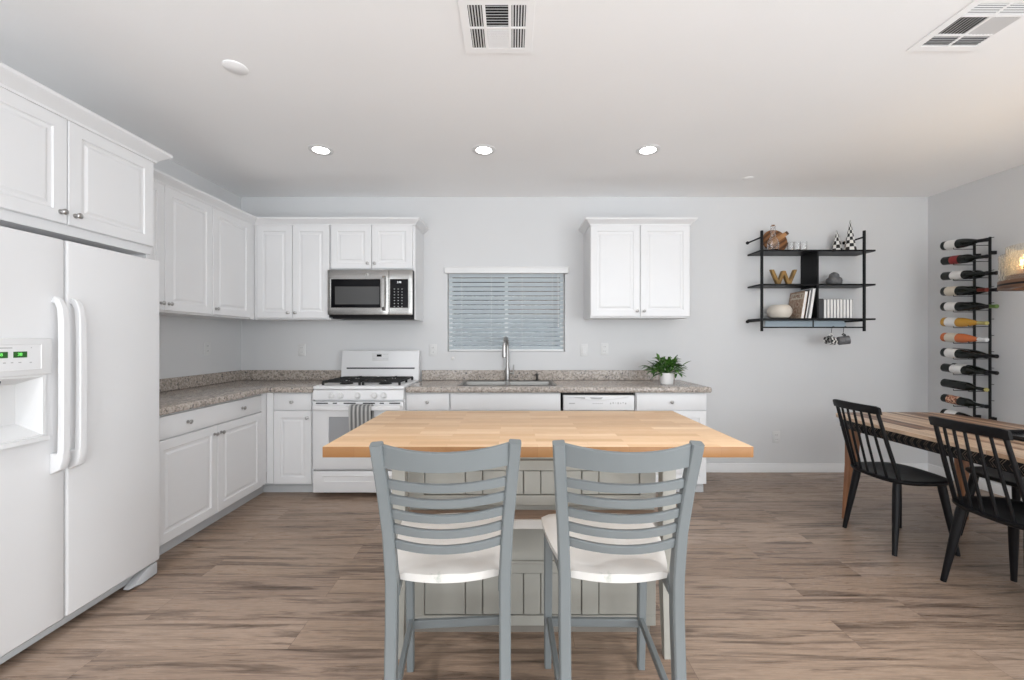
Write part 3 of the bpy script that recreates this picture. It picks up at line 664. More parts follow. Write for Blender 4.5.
cpl = MB().prism([(RYF + .046, .894), (RYF + .010, .892), (RYF - .006, .815), (RYF + .046, .81)], RX0 + .002, RX1 - .002, .004, 2, plane='YZ').build('control_panel', 'appl', ra)
for x in (-1.50, -1.425, -1.28, -1.14, -1.065):
    kb = MB(Matrix.Translation((x, RYF - .0005, .848)) @ Matrix.Rotation(-.2, 4, 'X'))
    kb.lathe([(.027, 0), (.027, .004), (.022, .008), (.020, .024), (.017, .028), (0, .028)], (0, 0, 0), 18, '-Y').box((-.004, -.034, -.020), (.004, -.026, .020), .002).build('burner_knob', 'applw', cpl)
od = MB().grid([RX0 + .004, RX0 + .135, RX1 - .135, RX1 - .004], [.235, .36, .67, .798], RYF, RYF + .044, holes={(1, 1)}, bev=.005, seg=2, plane='XZ').build('oven_door', 'appl', ra)
MB().box((RX0 + .136, RYF + .006, .361), (RX1 - .136, RYF + .02, .669)).build('oven_window', 'ovengl', od)
for a, b in ((.03, .13), (.17, .205), (.26, .36), (.42, .52), (.56, .595), (.64, .73)): MB().box((RX0 + a, RYF - .0012, .779), (RX0 + b, RYF + .004, .789)).build('vent_slot', 'dark', od)
hb = [(RX0 + .012, RYF + .002, .745), (RX0 + .03, RYF - .03, .752), (RX0 + .09, RYF - .046, .754), ((RX0 + RX1) / 2, RYF - .05, .748), (RX1 - .09, RYF - .046, .754), (RX1 - .03, RYF - .03, .752), (RX1 - .012, RYF + .002, .745)]
MB().tube(hb, 0, rect=(.026, .036), up=(0, 0, 1)).build('handle', 'appl', od)
dr = MB().box((RX0 + .004, RYF + .002, .04), (RX1 - .004, RYF + .044, .218), .005, 2).build('storage_drawer', 'appl', ra)
rec = MB(T_back(RX0 + .08, RYF + .0022, .125)); W_ = RX1 - RX0 - .16
rec.rings([[(i, y, i * .6), (W_ - i, y, i * .6), (W_ - i, y, .06 - i * .6), (i, y, .06 - i * .6)] for i, y in ((0, 0), (.004, -.005), (.012, -.005), (.02, -.001))]); rec.build('drawer_pull', 'appl', dr)
# towel over the oven handle
tw = MB(); x0, x1 = -1.325, -1.145; n = 16
def tow(x, k): return .004 * math.sin((x - x0) / (x1 - x0) * 12 + k * .4)
prof = [(RYF - .010, .62), (RYF - .015, .70), (RYF - .020, .765), (RYF - .034, .7765), (RYF - .06, .7775), (RYF - .077, .768), (RYF - .080, .72), (RYF - .077, .64), (RYF - .074, .56), (RYF - .072, .50)]
rows = []
for y, z in prof: rows.append((y, z))
vs, fs = [], []
for j, (y, z) in enumerate(rows):
    for i in range(n + 1):
        x = x0 + (x1 - x0) * i / n; amp = 0 if z > .74 else 1
        vs.append((x, y - (abs(tow(x, j)) * amp if y < RYF - .05 else -abs(tow(x, j)) * amp * .5), z))
k0 = len(vs)
for j, (y, z) in enumerate(rows):
    q = Vector((0, rows[min(j + 1, len(rows) - 1)][0] - rows[max(j - 1, 0)][0], rows[min(j + 1, len(rows) - 1)][1] - rows[max(j - 1, 0)][1])).normalized()
    nrm = Vector((0, -q.z, q.y))
    for i in range(n + 1): vs.append(tuple(Vector(vs[j * (n + 1) + i]) - nrm * .004))
R = len(rows)
for j in range(R - 1):
    for i in range(n):
        a = j * (n + 1) + i; fs += [(a, a + 1, a + n + 2, a + n + 1), (k0 + a, k0 + a + n + 1, k0 + a + n + 2, k0 + a + 1)]
    for i in (0, n): a = j * (n + 1) + i; fs.append((a, a + n + 1, k0 + a + n + 1, k0 + a))
for j in (0, R - 1):
    for i in range(n): a = j * (n + 1) + i; fs.append((a, a + 1, k0 + a + 1, k0 + a))
tag(tw.add(vs, fs).build('dish_towel', 'towel', ang=1.0), 'grey striped dish towel hanging over the oven door handle', 'towel')

# ------------------------------------------------------------------ microwave
MX0, MX1, MZ0, MZ1, MY = -1.654, -.8935, 1.515, 1.940, 3.72
mw = thing('microwave', 'stainless steel over-the-range microwave with black glass door', 'microwave', (-1.27, 3.9, MZ0))
MB().box((MX0, MY + .03, MZ0), (MX1, YB - .003, MZ1), .003).build('body', 'blackm', mw)
SPL = -1.105
dm = MB().grid([MX0, MX0 + .030, SPL - .075, SPL - .001], [MZ0 + .022, MZ0 + .085, MZ1 - .085, MZ1], MY, MY + .029, holes={(1, 1)}, bev=.003, seg=2, plane='XZ').build('door', 'steel', mw)
MB().box((MX0 + .0305, MY + .006, MZ0 + .0855), (SPL - .0755, MY + .02, MZ1 - .0855)).build('door_glass', 'blackgl', dm)
MB().box((MX0 + .065, MY + .004, MZ0 + .115), (SPL - .085, MY + .0058, MZ1 - .150), .0005, 1).build('viewing_window', mat('microwave_mesh_window', (.06, .06, .06), .25), dm)
MB().tube([(SPL - .040, MY - .001, MZ1 - .062), (SPL - .040, MY - .03, MZ1 - .085), (SPL - .040, MY - .034, MZ1 - .2), (SPL - .040, MY - .034, MZ0 + .2), (SPL - .040, MY - .03, MZ0 + .09), (SPL - .040, MY - .001, MZ0 + .065)], 0, rect=(.028, .02), up=(0, -1, 0)).build('handle', 'steel', dm)
MB().lathe([(.012, 0), (.012, .002), (.010, .003), (0, .003)], (-1.30, MY, MZ1 - .042), 16, '-Y').build('emblem', 'nickel', dm)
pn = MB().grid([SPL + .001, SPL + .010, MX1 - .040, MX1], [MZ0 + .022, MZ0 + .085, MZ1 - .085, MZ1], MY, MY + .029, holes={(1, 1)}, bev=.003, seg=2, plane='XZ').build('control_panel', 'steel', mw)
MB().box((SPL + .0105, MY + .004, MZ0 + .0855), (MX1 - .0405, MY + .02, MZ1 - .0855)).build('touch_panel', 'blackgl', pn)
for r in range(7):
    for c_ in range(3): mark(pn, (SPL + .045 + c_ * .034, MY + .0030, MZ1 - .175 - r * .026), (SPL + .055 + c_ * .034, MY + .0042, MZ1 - .170 - r * .026), None, 'key_mark')
dd = MB(); text_on(dd, '2:00', Matrix.Translation((SPL + .093, MY + .003, MZ1 - .112)) @ Matrix.Rotation(PI / 2, 4, 'X'), .022); dd.build('clock_digits', 'ledw', pn)
MB().box((MX0 + .03, MY + .03, MZ0 - .012), (MX1 - .03, YB - .06, MZ0 - .0005), .003).build('vent_grille', 'blackm', mw)

# ------------------------------------------------------------------ island
IX0, IX1, IY0, IY1, IT = -.703, .896, 1.537, 2.318, .915
isl = thing('kitchen_island', 'kitchen island with butcher block top and cream panelled base', 'kitchen island', (.095, 1.93, 0))
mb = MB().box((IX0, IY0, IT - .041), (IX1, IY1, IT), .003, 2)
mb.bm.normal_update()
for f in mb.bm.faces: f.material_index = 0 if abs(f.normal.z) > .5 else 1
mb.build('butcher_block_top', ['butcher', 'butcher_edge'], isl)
PX0, PX1, PYF, PYB = -.490, .669, 1.690, 2.27
for x in (PX0, PX1 - .055):
    for y in (PYF, PYB - .055):
        m = MB().box((x, y, .36), (x + .055, y + .055, IT - .0415), .003, 2)
        m.rings([[(x + i, y + i, z), (x + .055 - i, y + i, z), (x + .055 - i, y + .055 - i, z), (x + i, y + .055 - i, z)] for z, i in ((.36, .0), (0, .012))]); m.build('post', 'island', isl)
YP = 1.849
# cabinet behind the overhang, with framed beadboard panels
MB().box((PX0 + .03, YP + .012, .04), (PX1 - .03, PYB - .03, IT - .042), .002, 1).build('cabinet_body', 'island', isl)
MB().box((PX0 + .05, YP + .0135, .0), (PX1 - .05, PYB - .06, .0395)).build('plinth', 'glaze', isl)
def panel(name, z0, z1, rail, cols):
    """frame with bead lines and recessed boards"""
    m = MB(); xs = [PX0 + .03, PX0 + .10]; xe = [PX1 - .10, PX1 - .03]
    m.box((PX0 + .03, YP - .006, z0), (PX1 - .03, YP + .011, z0 + rail), .002, 1); m.box((PX0 + .03, YP - .006, z1 - rail), (PX1 - .03, YP + .011, z1), .002, 1)
    m.box((xs[0], YP - .006, z0 + rail), (xs[1], YP + .011, z1 - rail), .002, 1); m.box((xe[0], YP - .006, z0 + rail), (xe[1], YP + .011, z1 - rail), .002, 1)
    fr_ = m.build(name, 'island', isl)
    g = MB(); a, b = xs[1], xe[0]; n = cols; wgt = [1.0, .42] * n; wgt = wgt[:2 * n - 1]; tot = sum(wgt); x = a
    for i, q in enumerate(wgt):
        wd = (b - a) * q / tot; g.box((x + .002, YP - (.003 if i % 2 else .0), z0 + rail + .003), (x + wd - .002, YP + .0105, z1 - rail - .003), .002, 1); x += wd
    g.build('beadboard', 'island', fr_)
    MB().box((a, YP + .0106, z0 + rail), (b, YP + .0118, z1 - rail)).build('glaze_line', 'glaze', fr_)
panel('upper_panel_frame', .575, .775, .045, 4)
panel('lower_panel_frame', .040, .318, .045, 4)
MB().box((PX0 + .03, YP + .001, .322), (PX1 - .03, YP + .0115, .50), .002, 1).build('plain_panel', 'island', isl)
MB().box((PX0 + .026, YP - .012, .318), (PX1 - .026, YP + .0115, .330), .003, 1).build('ledge', 'island', isl)
sh = MB().box((PX0 + .0, YP - .085, .505), (PX1 - .0, YP + .011, .545), .003, 1)
sh.build('shelf_edge', 'seat', isl)
MB().box((PX0 + .004, YP - .08, .5455), (PX1 - .004, YP + .010, .549)).build('shelf_top', 'shelfw', isl)

# ------------------------------------------------------------------ counter stools
def stool(cx, label, dxl=0, jog=0.0):
    t = thing('counter_stool', label, 'stool', (cx, 1.45, 0), 'grey-blue slat-back counter stools at the island')
    def side_pts(sx):
        # (height, y, half width) along the rear post
        tb = [(0, 1.165, .172), (.12, 1.185, .168), (.30, 1.215, .166), (.50, 1.232, .166), (.61, 1.232, .166), (.75, 1.220, .172), (.88, 1.192, .181), (1.025, 1.150, .191)]
        return [(cx + sx * hw, y, z) for z, y, hw in tb]
    for sx in (-1, 1):
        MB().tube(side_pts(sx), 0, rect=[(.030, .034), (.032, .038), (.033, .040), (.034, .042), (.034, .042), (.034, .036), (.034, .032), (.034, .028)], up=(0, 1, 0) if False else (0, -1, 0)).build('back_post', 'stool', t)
    def at(z):
        tb = [(.50, 1.232, .166), (.61, 1.232, .166), (.75, 1.220, .172), (.88, 1.192, .181), (1.025, 1.150, .191)]
        for (z0, y0, h0), (z1, y1, h1) in zip(tb, tb[1:]):
            if z <= z1: f = (z - z0) / (z1 - z0); return y0 + (y1 - y0) * f, h0 + (h1 - h0) * f
        return tb[-1][1], tb[-1][2]
    def slat(zc, h_, bow, dip, name):
        y0, hw = at(zc); hw -= .015; n = 14; rs = []
        for i in range(n + 1):
            u = -1 + 2 * i / n; x = cx + u * hw; y = y0 - bow * (1 - u * u); d = dip * (1 - u * u); th = .008; lean = .10 * h_
            top, bot = zc + h_ / 2 - d, zc - h_ / 2 - d * .3
            rs.append([(x, y - th + lean, bot), (x, y - th - lean, top - .002), (x, y - th - lean + .003, top), (x, y + th - lean - .003, top), (x, y + th - lean, top - .002), (x, y + th + lean, bot)])
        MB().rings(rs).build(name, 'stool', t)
    for z in (.718, .765, .812, .858, .905): slat(z, .027, .045, .004, 'back_slat')
    slat(.990, .066, .048, .013, 'crest_rail')
    # dished seat
    n = 22
    def edge(u, v):      # u -1..1 across, v 0 back..1 front
        hw = .150 + (.214 - .150) * (1 - (1 - v) ** 2.0)
        c_ = max(0, (v - .93) / .07); hw -= .014 * c_ * c_
        y = 1.262 - .020 * (1 - u * u) * (1 - v) + v * .425 - .020 * v * u * u
        return cx + u * hw, y
    vs, fs = [], []; m_ = 14
    for j in range(m_ + 1):
        for i in range(n + 1):
            u, v = -1 + 2 * i / n, j / m_; x, y = edge(u, v)
            z = .615 - .013 * math.exp(-((abs(u) - .42) / .30) ** 2) * math.exp(-((v - .40) / .33) ** 2) - .007 * max(0, (abs(u) - .86) / .14) ** 2 - .007 * max(0, (v - .9) / .1) ** 2 - .005 * max(0, (.08 - v) / .08)
            vs.append((x, y, z))
    k0 = len(vs)
    for j in range(m_ + 1):
        for i in range(n + 1):
            x, y, z = vs[j * (n + 1) + i]; u, v = -1 + 2 * i / n, j / m_; vs.append((cx + (x - cx) * .985, 1.46 + (y - 1.46) * .985, .586 - .006 * (1 - u * u) * (1 - v)))
    for j in range(m_):
        for i in range(n):
            a = j * (n + 1) + i; fs += [(a, a + 1, a + n + 2, a + n + 1), (k0 + a, k0 + a + n + 1, k0 + a + n + 2, k0 + a + 1)]
    ring = [i for i in range(n + 1)] + [j * (n + 1) + n for j in range(1, m_ + 1)] + [m_ * (n + 1) + i for i in range(n - 1, -1, -1)] + [j * (n + 1) for j in range(m_ - 1, 0, -1)]
    for a, b in zip(ring, ring[1:] + ring[:1]): fs.append((a, b, k0 + b, k0 + a))
    MB().add(vs, fs).build('seat', 'seat', t, ang=.9)
    # apron under the seat, legs, stretchers
    ap = MB()
    ap.box((cx - .18, 1.628, .545), (cx + .18, 1.646, .578), .002, 1)
    for sx in (-1, 1): ap.tube([(cx + sx * .156, 1.25, .562), (cx + sx * .184, 1.63, .562)], 0, rect=(.018, .033))
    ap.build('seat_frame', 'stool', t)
    for sx in (-1, 1):
        x = cx + sx * .186
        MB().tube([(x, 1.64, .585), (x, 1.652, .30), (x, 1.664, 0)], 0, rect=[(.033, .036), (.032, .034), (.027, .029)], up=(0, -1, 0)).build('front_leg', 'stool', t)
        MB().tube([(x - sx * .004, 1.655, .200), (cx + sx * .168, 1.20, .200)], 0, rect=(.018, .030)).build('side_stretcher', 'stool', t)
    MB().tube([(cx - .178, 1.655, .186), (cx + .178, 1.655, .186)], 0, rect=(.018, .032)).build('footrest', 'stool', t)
    return t
s1 = stool(-.187, 'left grey-blue slat-back counter stool pushed up to the island')
s2 = dup(s1, (.326, 1.45, 0), math.radians(-1.0), 'right grey-blue slat-back counter stool pushed up to the island')
s1.rotation_euler = (0, 0, math.radians(4)); s1.location.x = -.2025

# ------------------------------------------------------------------ dining table
TX0, TX1, TY0, TY1, TZ = 2.40, 3.36, .95, 3.21, .752
dt = thing('dining_table', 'wooden plank dining table with black carved chevron apron', 'table', (2.98, 2.1, 0))
out = []
cxm = (TX0 + TX1) / 2
def super_pt(a):
    c_, s_ = math.cos(a), math.sin(a); p = 2 / 9
    return (cxm + (TX1 - TX0) / 2 * math.copysign(abs(c_) ** p, c_), (TY0 + TY1) / 2 + (TY1 - TY0) / 2 * math.copysign(abs(s_) ** (2 / 7), s_))
out = [super_pt(2 * PI * k / 96) for k in range(96)]
MB().prism(out, TZ - .022, TZ, .006, 2).build('table_top', 'tablew', dt)
apn = MB(); inn = [((x - cxm) * .955 + cxm, (y - 2.075) * .985 + 2.075) for x, y in out]
apn.prism(inn, TZ - .088, TZ - .0225, .003, 1); ap_o = apn.build('carved_apron', 'blackw', dt)
zz = MB(); z0, z1 = TZ - .082, TZ - .030
x = cxm - (cxm - TX0) * .955 - .0008
for k in range(44):
    y = 1.15 + k * .042
    for dy, mi in ((0, 0), (.012, 0)):
        zm = (z0 + z1) / 2
        zz.tube([(x, y + dy, z0), (x, y + .020 + dy, zm), (x, y + dy, z1)], .0018, 4)
zz.build('carved_chevrons', mat('apron_bare_wood_line', (.16, .12, .09), .6), ap_o)
for (x, y, sx, sy) in ((TX0 + .085, TY1 - .185, -1, .4), (TX1 - .085, TY1 - .185, 1, .4), (TX0 + .085, TY0 + .185, -1, -.4), (TX1 - .085, TY0 + .185, 1, -.4)):
    MB().tube([(x, y, TZ - .0885), (x + sx * .008, y + sy * .01, .40), (x + sx * .040, y + sy * .045, .0)], 0, rect=[(.075, .075), (.062, .062), (.036, .036)], up=(0, 1, 0)).build('leg', 'tableleg', dt)
tray = MB().box((2.80, 1.45, TZ + .001), (3.15, 2.47, TZ + .008), .003, 1).grid([2.80, 2.812, 3.138, 3.15], [1.45, 1.462, 2.458, 2.47], TZ + .008, TZ + .026, holes={(1, 1)}, bev=.003, seg=1).build('serving_tray', mat('tray_black_lacquer', (.012, .012, .013), .18), origin=(2.975, 1.96, TZ))
tag(tray, 'long glossy black tray lying along the middle of the dining table', 'tray')

# ------------------------------------------------------------------ dining chairs (built facing +X, origin under the seat)
def dining_chair(loc, label):
    t = thing('dining_chair', label, 'chair', (0, 0, 0), 'black spindle-back dining chairs'); m = MB()
    # seat: back edge round, front wide
    def sp(a):
        c_, s_ = math.cos(a), math.sin(a); k = 2 / 3.2
        x = .205 * math.copysign(abs(c_) ** k, c_); hy = .225 if c_ > 0 else .225 - .015 * abs(c_)
        return x, hy * math.copysign(abs(s_) ** k, s_)
    pl_ = [sp(2 * PI * k / 40) for k in range(40)]
    rs = [[(x * f, y * f, z) for x, y in pl_] for f, z in ((.86, .424), (.96, .430), (1.0, .442), (.995, .450), (.95, .4535), (.80, .449), (.45, .443), (.0001, .441))]
    m.rings(rs, cap0=True, cap1=False); m.build('seat', 'blackw', t, ang=.9)
    for sx, sy in ((-1, -1), (-1, 1), (1, -1), (1, 1)):
        a = Vector((sx * .135, sy * .145, .434)); b = Vector((sx * .192, sy * .190, 0))
        MB().tube([a, a.lerp(b, .12), a.lerp(b, .5), b], [.021, .0225, .019, .0125], 14).build('leg', 'blackw', t)
    n = 7
    for k in range(n):
        u = -1 + 2 * k / (n - 1); y0 = u * .172; xb = -.190 + .045 * u * u; y1 = u * .158; xt = -.285 + .018 * u * u
        r = .0115 if k in (0, n - 1) else .0075
        MB().tube([(xb, y0, .446), ((xb + xt) / 2 - .004, (y0 + y1) / 2, .66), (xt, y1, .862)], [r * .95, r, r * .9], 10).build('spindle', 'blackw', t)
    rs = []
    for i in range(15):
        u = -1 + 2 * i / 14; x = -.287 + .018 * u * u; y = u * .180; e = .72 if i in (0, 14) else 1
        rs.append([(x - .011 * e + .004, y, .853), (x - .013 * e - .004, y, .885), (x - .010 * e - .006, y, .902 - (1 - e) * .02), (x + .008 * e - .006, y, .902 - (1 - e) * .02), (x + .012 * e - .004, y, .885), (x + .011 * e + .004, y, .853)])
    MB().rings(rs).build('back_rail', 'blackw', t)
    t.location = loc; return t
ch = dining_chair((2.515, 2.71, 0), 'black spindle-back dining chair at the far left side of the table')
dup(ch, (2.535, 2.065, 0), 0.0, 'black spindle-back dining chair in front, cut by the photo edge')
dup(ch, (3.20, 2.60, 0), PI, 'black spindle-back dining chair on the far side of the table, mostly hidden')

# ------------------------------------------------------------------ wall shelf and the things on it
SF = YB - .228; SX0_, SX1_ = 2.335, 3.412
ws = thing('wall_shelf', 'black metal three-tier shelf unit hanging on the back wall', 'shelf', (2.87, YB, 1.39))
SZ = (2.158, 1.838, 1.514)
for z in SZ:
    MB().box((SX0_, SF, z - .016), (SX1_, YB - .004, z), .0015, 1).build('shelf_board', 'blackw', ws)
pxl, pxr = SX0_ + .000, 3.292
for x in (pxl, pxr):
    po = MB().tube([(x, SF - .013, 1.392), (x, SF - .013, 2.332)], .0125, 12).build('pole', 'blackm', ws)
    for z, dz in ((2.272, 0), (1.492, 0)):
        MB().tube([(x, SF - .013, z), (x, YB - .012, z - .001)], .008, 8).lathe([(.016, 0), (.016, .008)], (x, YB - .003, z), 12, '-Y').build('wall_bracket', 'blackm', po)
MB().box((2.862, SF + .002, SZ[1] + .0005), (2.880, YB - .005, SZ[0] - .0165), .001, 1).build('divider_board', 'blackw', ws)
MB().box((2.862, SF + .002, SZ[2] + .0005), (2.880, YB - .005, SZ[1] - .0165), .001, 1).build('divider_board', 'blackw', ws)
rl = MB().tube([(pxl + .012, SF - .013, 1.428), (pxr - .012, SF - .013, 1.428)], .0065, 10).tube([(2.815, SF - .013, 1.430), (2.815, SF - .013, SZ[2] - .0165)], .006, 8).build('hanging_rail', 'blackm', ws)
MB().box((2.505, YB - .018, 1.442), (3.30, YB - .004, SZ[2] - .0168), .001, 1).build('back_strip', 'paleblue', ws)

def at_px(px, y): return (px - 512) / F * y
# top tier
yb = YB - .06
cb = thing('cutting_board', 'round wooden cutting board leaning on the wall on the top shelf', 'cutting board', (2.48, yb, SZ[0]))
Mb = Matrix.Translation((2.562, YB - .112, SZ[0] + .0015)) @ Matrix.Rotation(math.radians(-14), 4, 'X')
MB(Mb).lathe([(.0, 0), (.115, 0), (.119, -.004), (.119, -.016), (.115, -.020), (0, -.020)], (0, 0, .1195), 40, '-Y').build('board', 'board', cb)
Rh = Mb @ Matrix.Translation((0, 0, .1195)) @ Matrix.Rotation(math.radians(-33), 4, 'Y')
MB(Rh).box((-.075, -.012, -.020), (.132, -.0005, .020), .005, 2).build('handle', 'boardh', cb)
MB(Rh).box((.1325, -.012, -.019), (.158, -.0005, .019), .006, 2).build('handle_tip', 'boardd', cb)
yy = SF + .055; x = at_px(773, yy)
ca = thing('glass_carafe', 'clear glass carafe standing in front of the round cutting board', 'carafe', (x, yy, SZ[0]))
pr = [(0, .001), (.046, .001), (.05, .006), (.05, .07), (.042, .10), (.024, .135), (.020, .165), (.022, .215), (.0205, .215), (.0185, .165), (.022, .137), (.039, .10), (.047, .07), (.047, .008), (0, .006)]
MB().lathe([(r, SZ[0] + h) for r, h in pr], (x, yy, 0), 24, cap0=False, cap1=False).build('body', 'glass', ca)
MB().lathe([(.0, .212), (.016, .212), (.018, .222), (.022, .228), (.014, .246), (0, .25)], (x, yy, SZ[0]), 16).build('stopper', 'glass', ca)
g0 = None
for k, (px, y_, lab) in enumerate(((790.8, yy + .02, 'leftmost small clear glass tumbler on the top shelf, nearest the carafe'), (797.2, yy, 'middle one of the three small clear glass tumblers on the top shelf'), (803.6, yy + .01, 'rightmost small clear glass tumbler in the row on the top shelf'))):
    x = at_px(px, y_); g_ = MB().lathe([(0, .001), (.024, .001), (.026, .005), (.0285, .086), (.027, .087), (.0245, .012), (0, .010)], (0, 0, 0), 20, cap0=False, cap1=False)
    o = g_.build('glass_tumbler', 'glass', origin=(0, 0, 0)); o.location = (x, y_, SZ[0]); tag(o, lab, 'glass', 'glass tumblers on the top shelf')
def checker(name, nu, nv):
    m = mat(name, (.7, .7, .68), .4); ns, L, p = nodes(m)
    u = m.node_tree.nodes.new('ShaderNodeUVMap'); u.uv_map = 'UVMap'
    ck = N(m, 'ShaderNodeTexChecker', Scale=1.0); mp = N(m, 'ShaderNodeMapping'); mp.inputs['Scale'].default_value = (nu, nv, 1); mp.inputs['Location'].default_value = (.001, .001, .5)
    L.new(u.outputs[0], mp.inputs[0]); L.new(mp.outputs[0], ck.inputs[0]); ck.inputs[1].default_value = (.74, .73, .70, 1); ck.inputs[2].default_value = (.01, .01, .01, 1); L.new(ck.outputs[0], p.inputs[0]); return m
def uv_round(o, z0, z1):
    me = o.data; uv = me.uv_layers.new(name='UVMap')
    for p in me.polygons:
        an = []
        for li in p.loop_indices:
            c_ = me.vertices[me.loops[li].vertex_index].co; an.append((math.atan2(c_.y, c_.x) / (2 * PI)) % 1.0)
        if max(an) - min(an) > .5: an = [a + 1 if a < .5 else a for a in an]
        for li, a in zip(p.loop_indices, an):
            c_ = me.vertices[me.loops[li].vertex_index].co; uv.data[li].uv = (a, (c_.z - z0) / (z1 - z0))
for px, y_, hh, rr, lab, nu, nv in ((836.8, SF + .135, .215, .050, 'shorter black and white checkered cone tree on the top shelf', 8, 6), (850.2, SF + .05, .29, .049, 'taller black and white checkered cone tree on the top shelf', 8, 9)):
    x = at_px(px, y_); n = 24
    m = MB().lathe([(0, 0), (rr, 0)] + [(rr * (1 - .93 * i / 20), hh * .97 * i / 20 + .003) for i in range(21)] + [(.002, hh), ], (0, 0, .001), 48)
    o = m.build('checkered_tree', checker('checker_%d' % nv, nu, nv), origin=(0, 0, 0)); o.location = (x, y_, SZ[0]); uv_round(o, 0, hh)
    tag(o, lab, 'ornament', 'checkered cone trees on the top shelf')
# middle tier
yy = SF + .09; s_ = F / yy
def X_(px): return (px - 512) / s_
wl = MB(); x0, x1, zb, h_ = X_(770), X_(796.5), SZ[1] + .0008, .145; xm = (x0 + x1) / 2; wd = .030
def bar(a, b, w_): return [(a[0] - w_ / 2, a[1]), (a[0] + w_ / 2, a[1]), (b[0] + w_ / 2, b[1]), (b[0] - w_ / 2, b[1])]
V = [(x0 + wd / 2, zb + h_), (x0 + (x1 - x0) * .30, zb), (xm, zb + h_ * .92), (x0 + (x1 - x0) * .70, zb), (x1 - wd / 2, zb + h_)]
for k, (a, b) in enumerate(zip(V, V[1:])): wl.prism(bar(a, b, wd), yy - .017 + .0007 * k, yy + .017 + .0007 * k, .002, 1, plane='XZ')
tag(wl.build('letter_ornament', 'gold'), 'freestanding aged gold letter W on the middle shelf', 'ornament')
x = X_(834); jz = SZ[1]
jr = thing('lidded_jar', 'small dark grey stoneware jar with lid on the middle shelf', 'jar', (x, yy, jz))
MB().lathe([(0, .001), (.052, .001), (.062, .012), (.066, .04), (.060, .062), (.046, .073), (0, .073)], (x, yy, jz), 28).build('body', 'stone', jr)
MB().lathe([(0, .0735), (.042, .0735), (.043, .085), (.036, .104), (.018, .118), (.004, .123), (0, .123)], (x, yy, jz), 28).build('lid', 'stone', jr)
# bottom tier
x = X_(779.5)
bw = MB().lathe([(0, .001), (.055, .001), (.080, .012), (.103, .05), (.104, .085), (.088, .118), (.070, .130), (.066, .128), (.080, .114), (.095, .083), (.094, .05), (.074, .02), (0, .012)], (0, 0, 0), 36)
o = bw.build('round_bowl', 'cream', origin=(0, 0, 0)); o.location = (x, yy, SZ[2]); tag(o, 'round cream ceramic bowl at the left of the bottom shelf', 'bowl')
def book(label, xb, th, hh, dd, lean, cov, group, y0=None, spine=False):
    """upright book, cover in the YZ plane, page edge to the room; leans to +X by angle"""
    y0 = y0 or SF + .012; t = thing('book', label, 'book', (xb, y0 + dd / 2, SZ[2]), group)
    Mx = Matrix.Translation((xb, y0, SZ[2] + .001)) @ Matrix.Rotation(lean, 4, 'Y')
    MB(Mx).box((0, .0, 0), (.0022, dd, hh)).box((th - .0022, 0, 0), (th, dd, hh)).box((.0022, dd - .003 if not spine else 0, 0), (th - .0022, dd if not spine else .003, hh)).build('cover', cov, t)
    MB(Mx).box((.0024, .0032, .003), (th - .0024, dd - .0032, hh - .003)).build('pages', 'paper', t)
    return t, Mx
lean = math.radians(9)
LB = [(2.716, .030, .262, .205, 'cover', 'brown patterned cookbook leaning outermost on the bottom shelf, cover showing', 'FAMILY'), (2.758, .018, .272, .20, 'bookd', 'thin dark-covered book leaning between cookbook and shelf divider', None), (2.789, .024, .288, .205, 'bookw', 'tall pale book leaning closest to the shelf divider', None)]
for xb, th, hh, dd_, cv, lab, ttl in LB:
    t, Mx = book(lab, xb, th, hh, dd_, lean, cv, 'leaning books on the bottom shelf')
    if ttl:
        band = MB(Mx).box((-.0012, .012, hh - .075), (-.0002, dd_ - .02, hh - .018)).build('title_band', 'lab_c', t)
        tt = MB(); text_on(tt, ttl, Mx @ Matrix.Translation((-.0018, dd_ / 2 - .004, hh - .047)) @ Matrix.Rotation(-PI / 2, 4, 'Z') @ Matrix.Rotation(PI / 2, 4, 'X'), .048); tt.build('title', mat('title_brown', (.25, .12, .08), .6), t)
book('dark grey book standing left of the white books on the bottom shelf', 2.888, .045, .185, .16, 0, 'bookd', 'upright books on the bottom shelf', SF + .02, True)
nm = ['first', 'second', 'third', 'fourth', 'fifth', 'sixth', 'seventh', 'eighth', 'ninth']
b0 = None
for k in range(9):
    xb = 2.940 + k * .0305; lab = '%s white book from the left in the upright row on the bottom shelf' % nm[k]
    if b0 is None: b0, _ = book(lab, xb,   .0275, .180, .15, 0, 'bookg', 'upright white books on the bottom shelf', SF + .02)
    else: dup(b0, (xb, b0.location.y, b0.location.z), 0, lab)
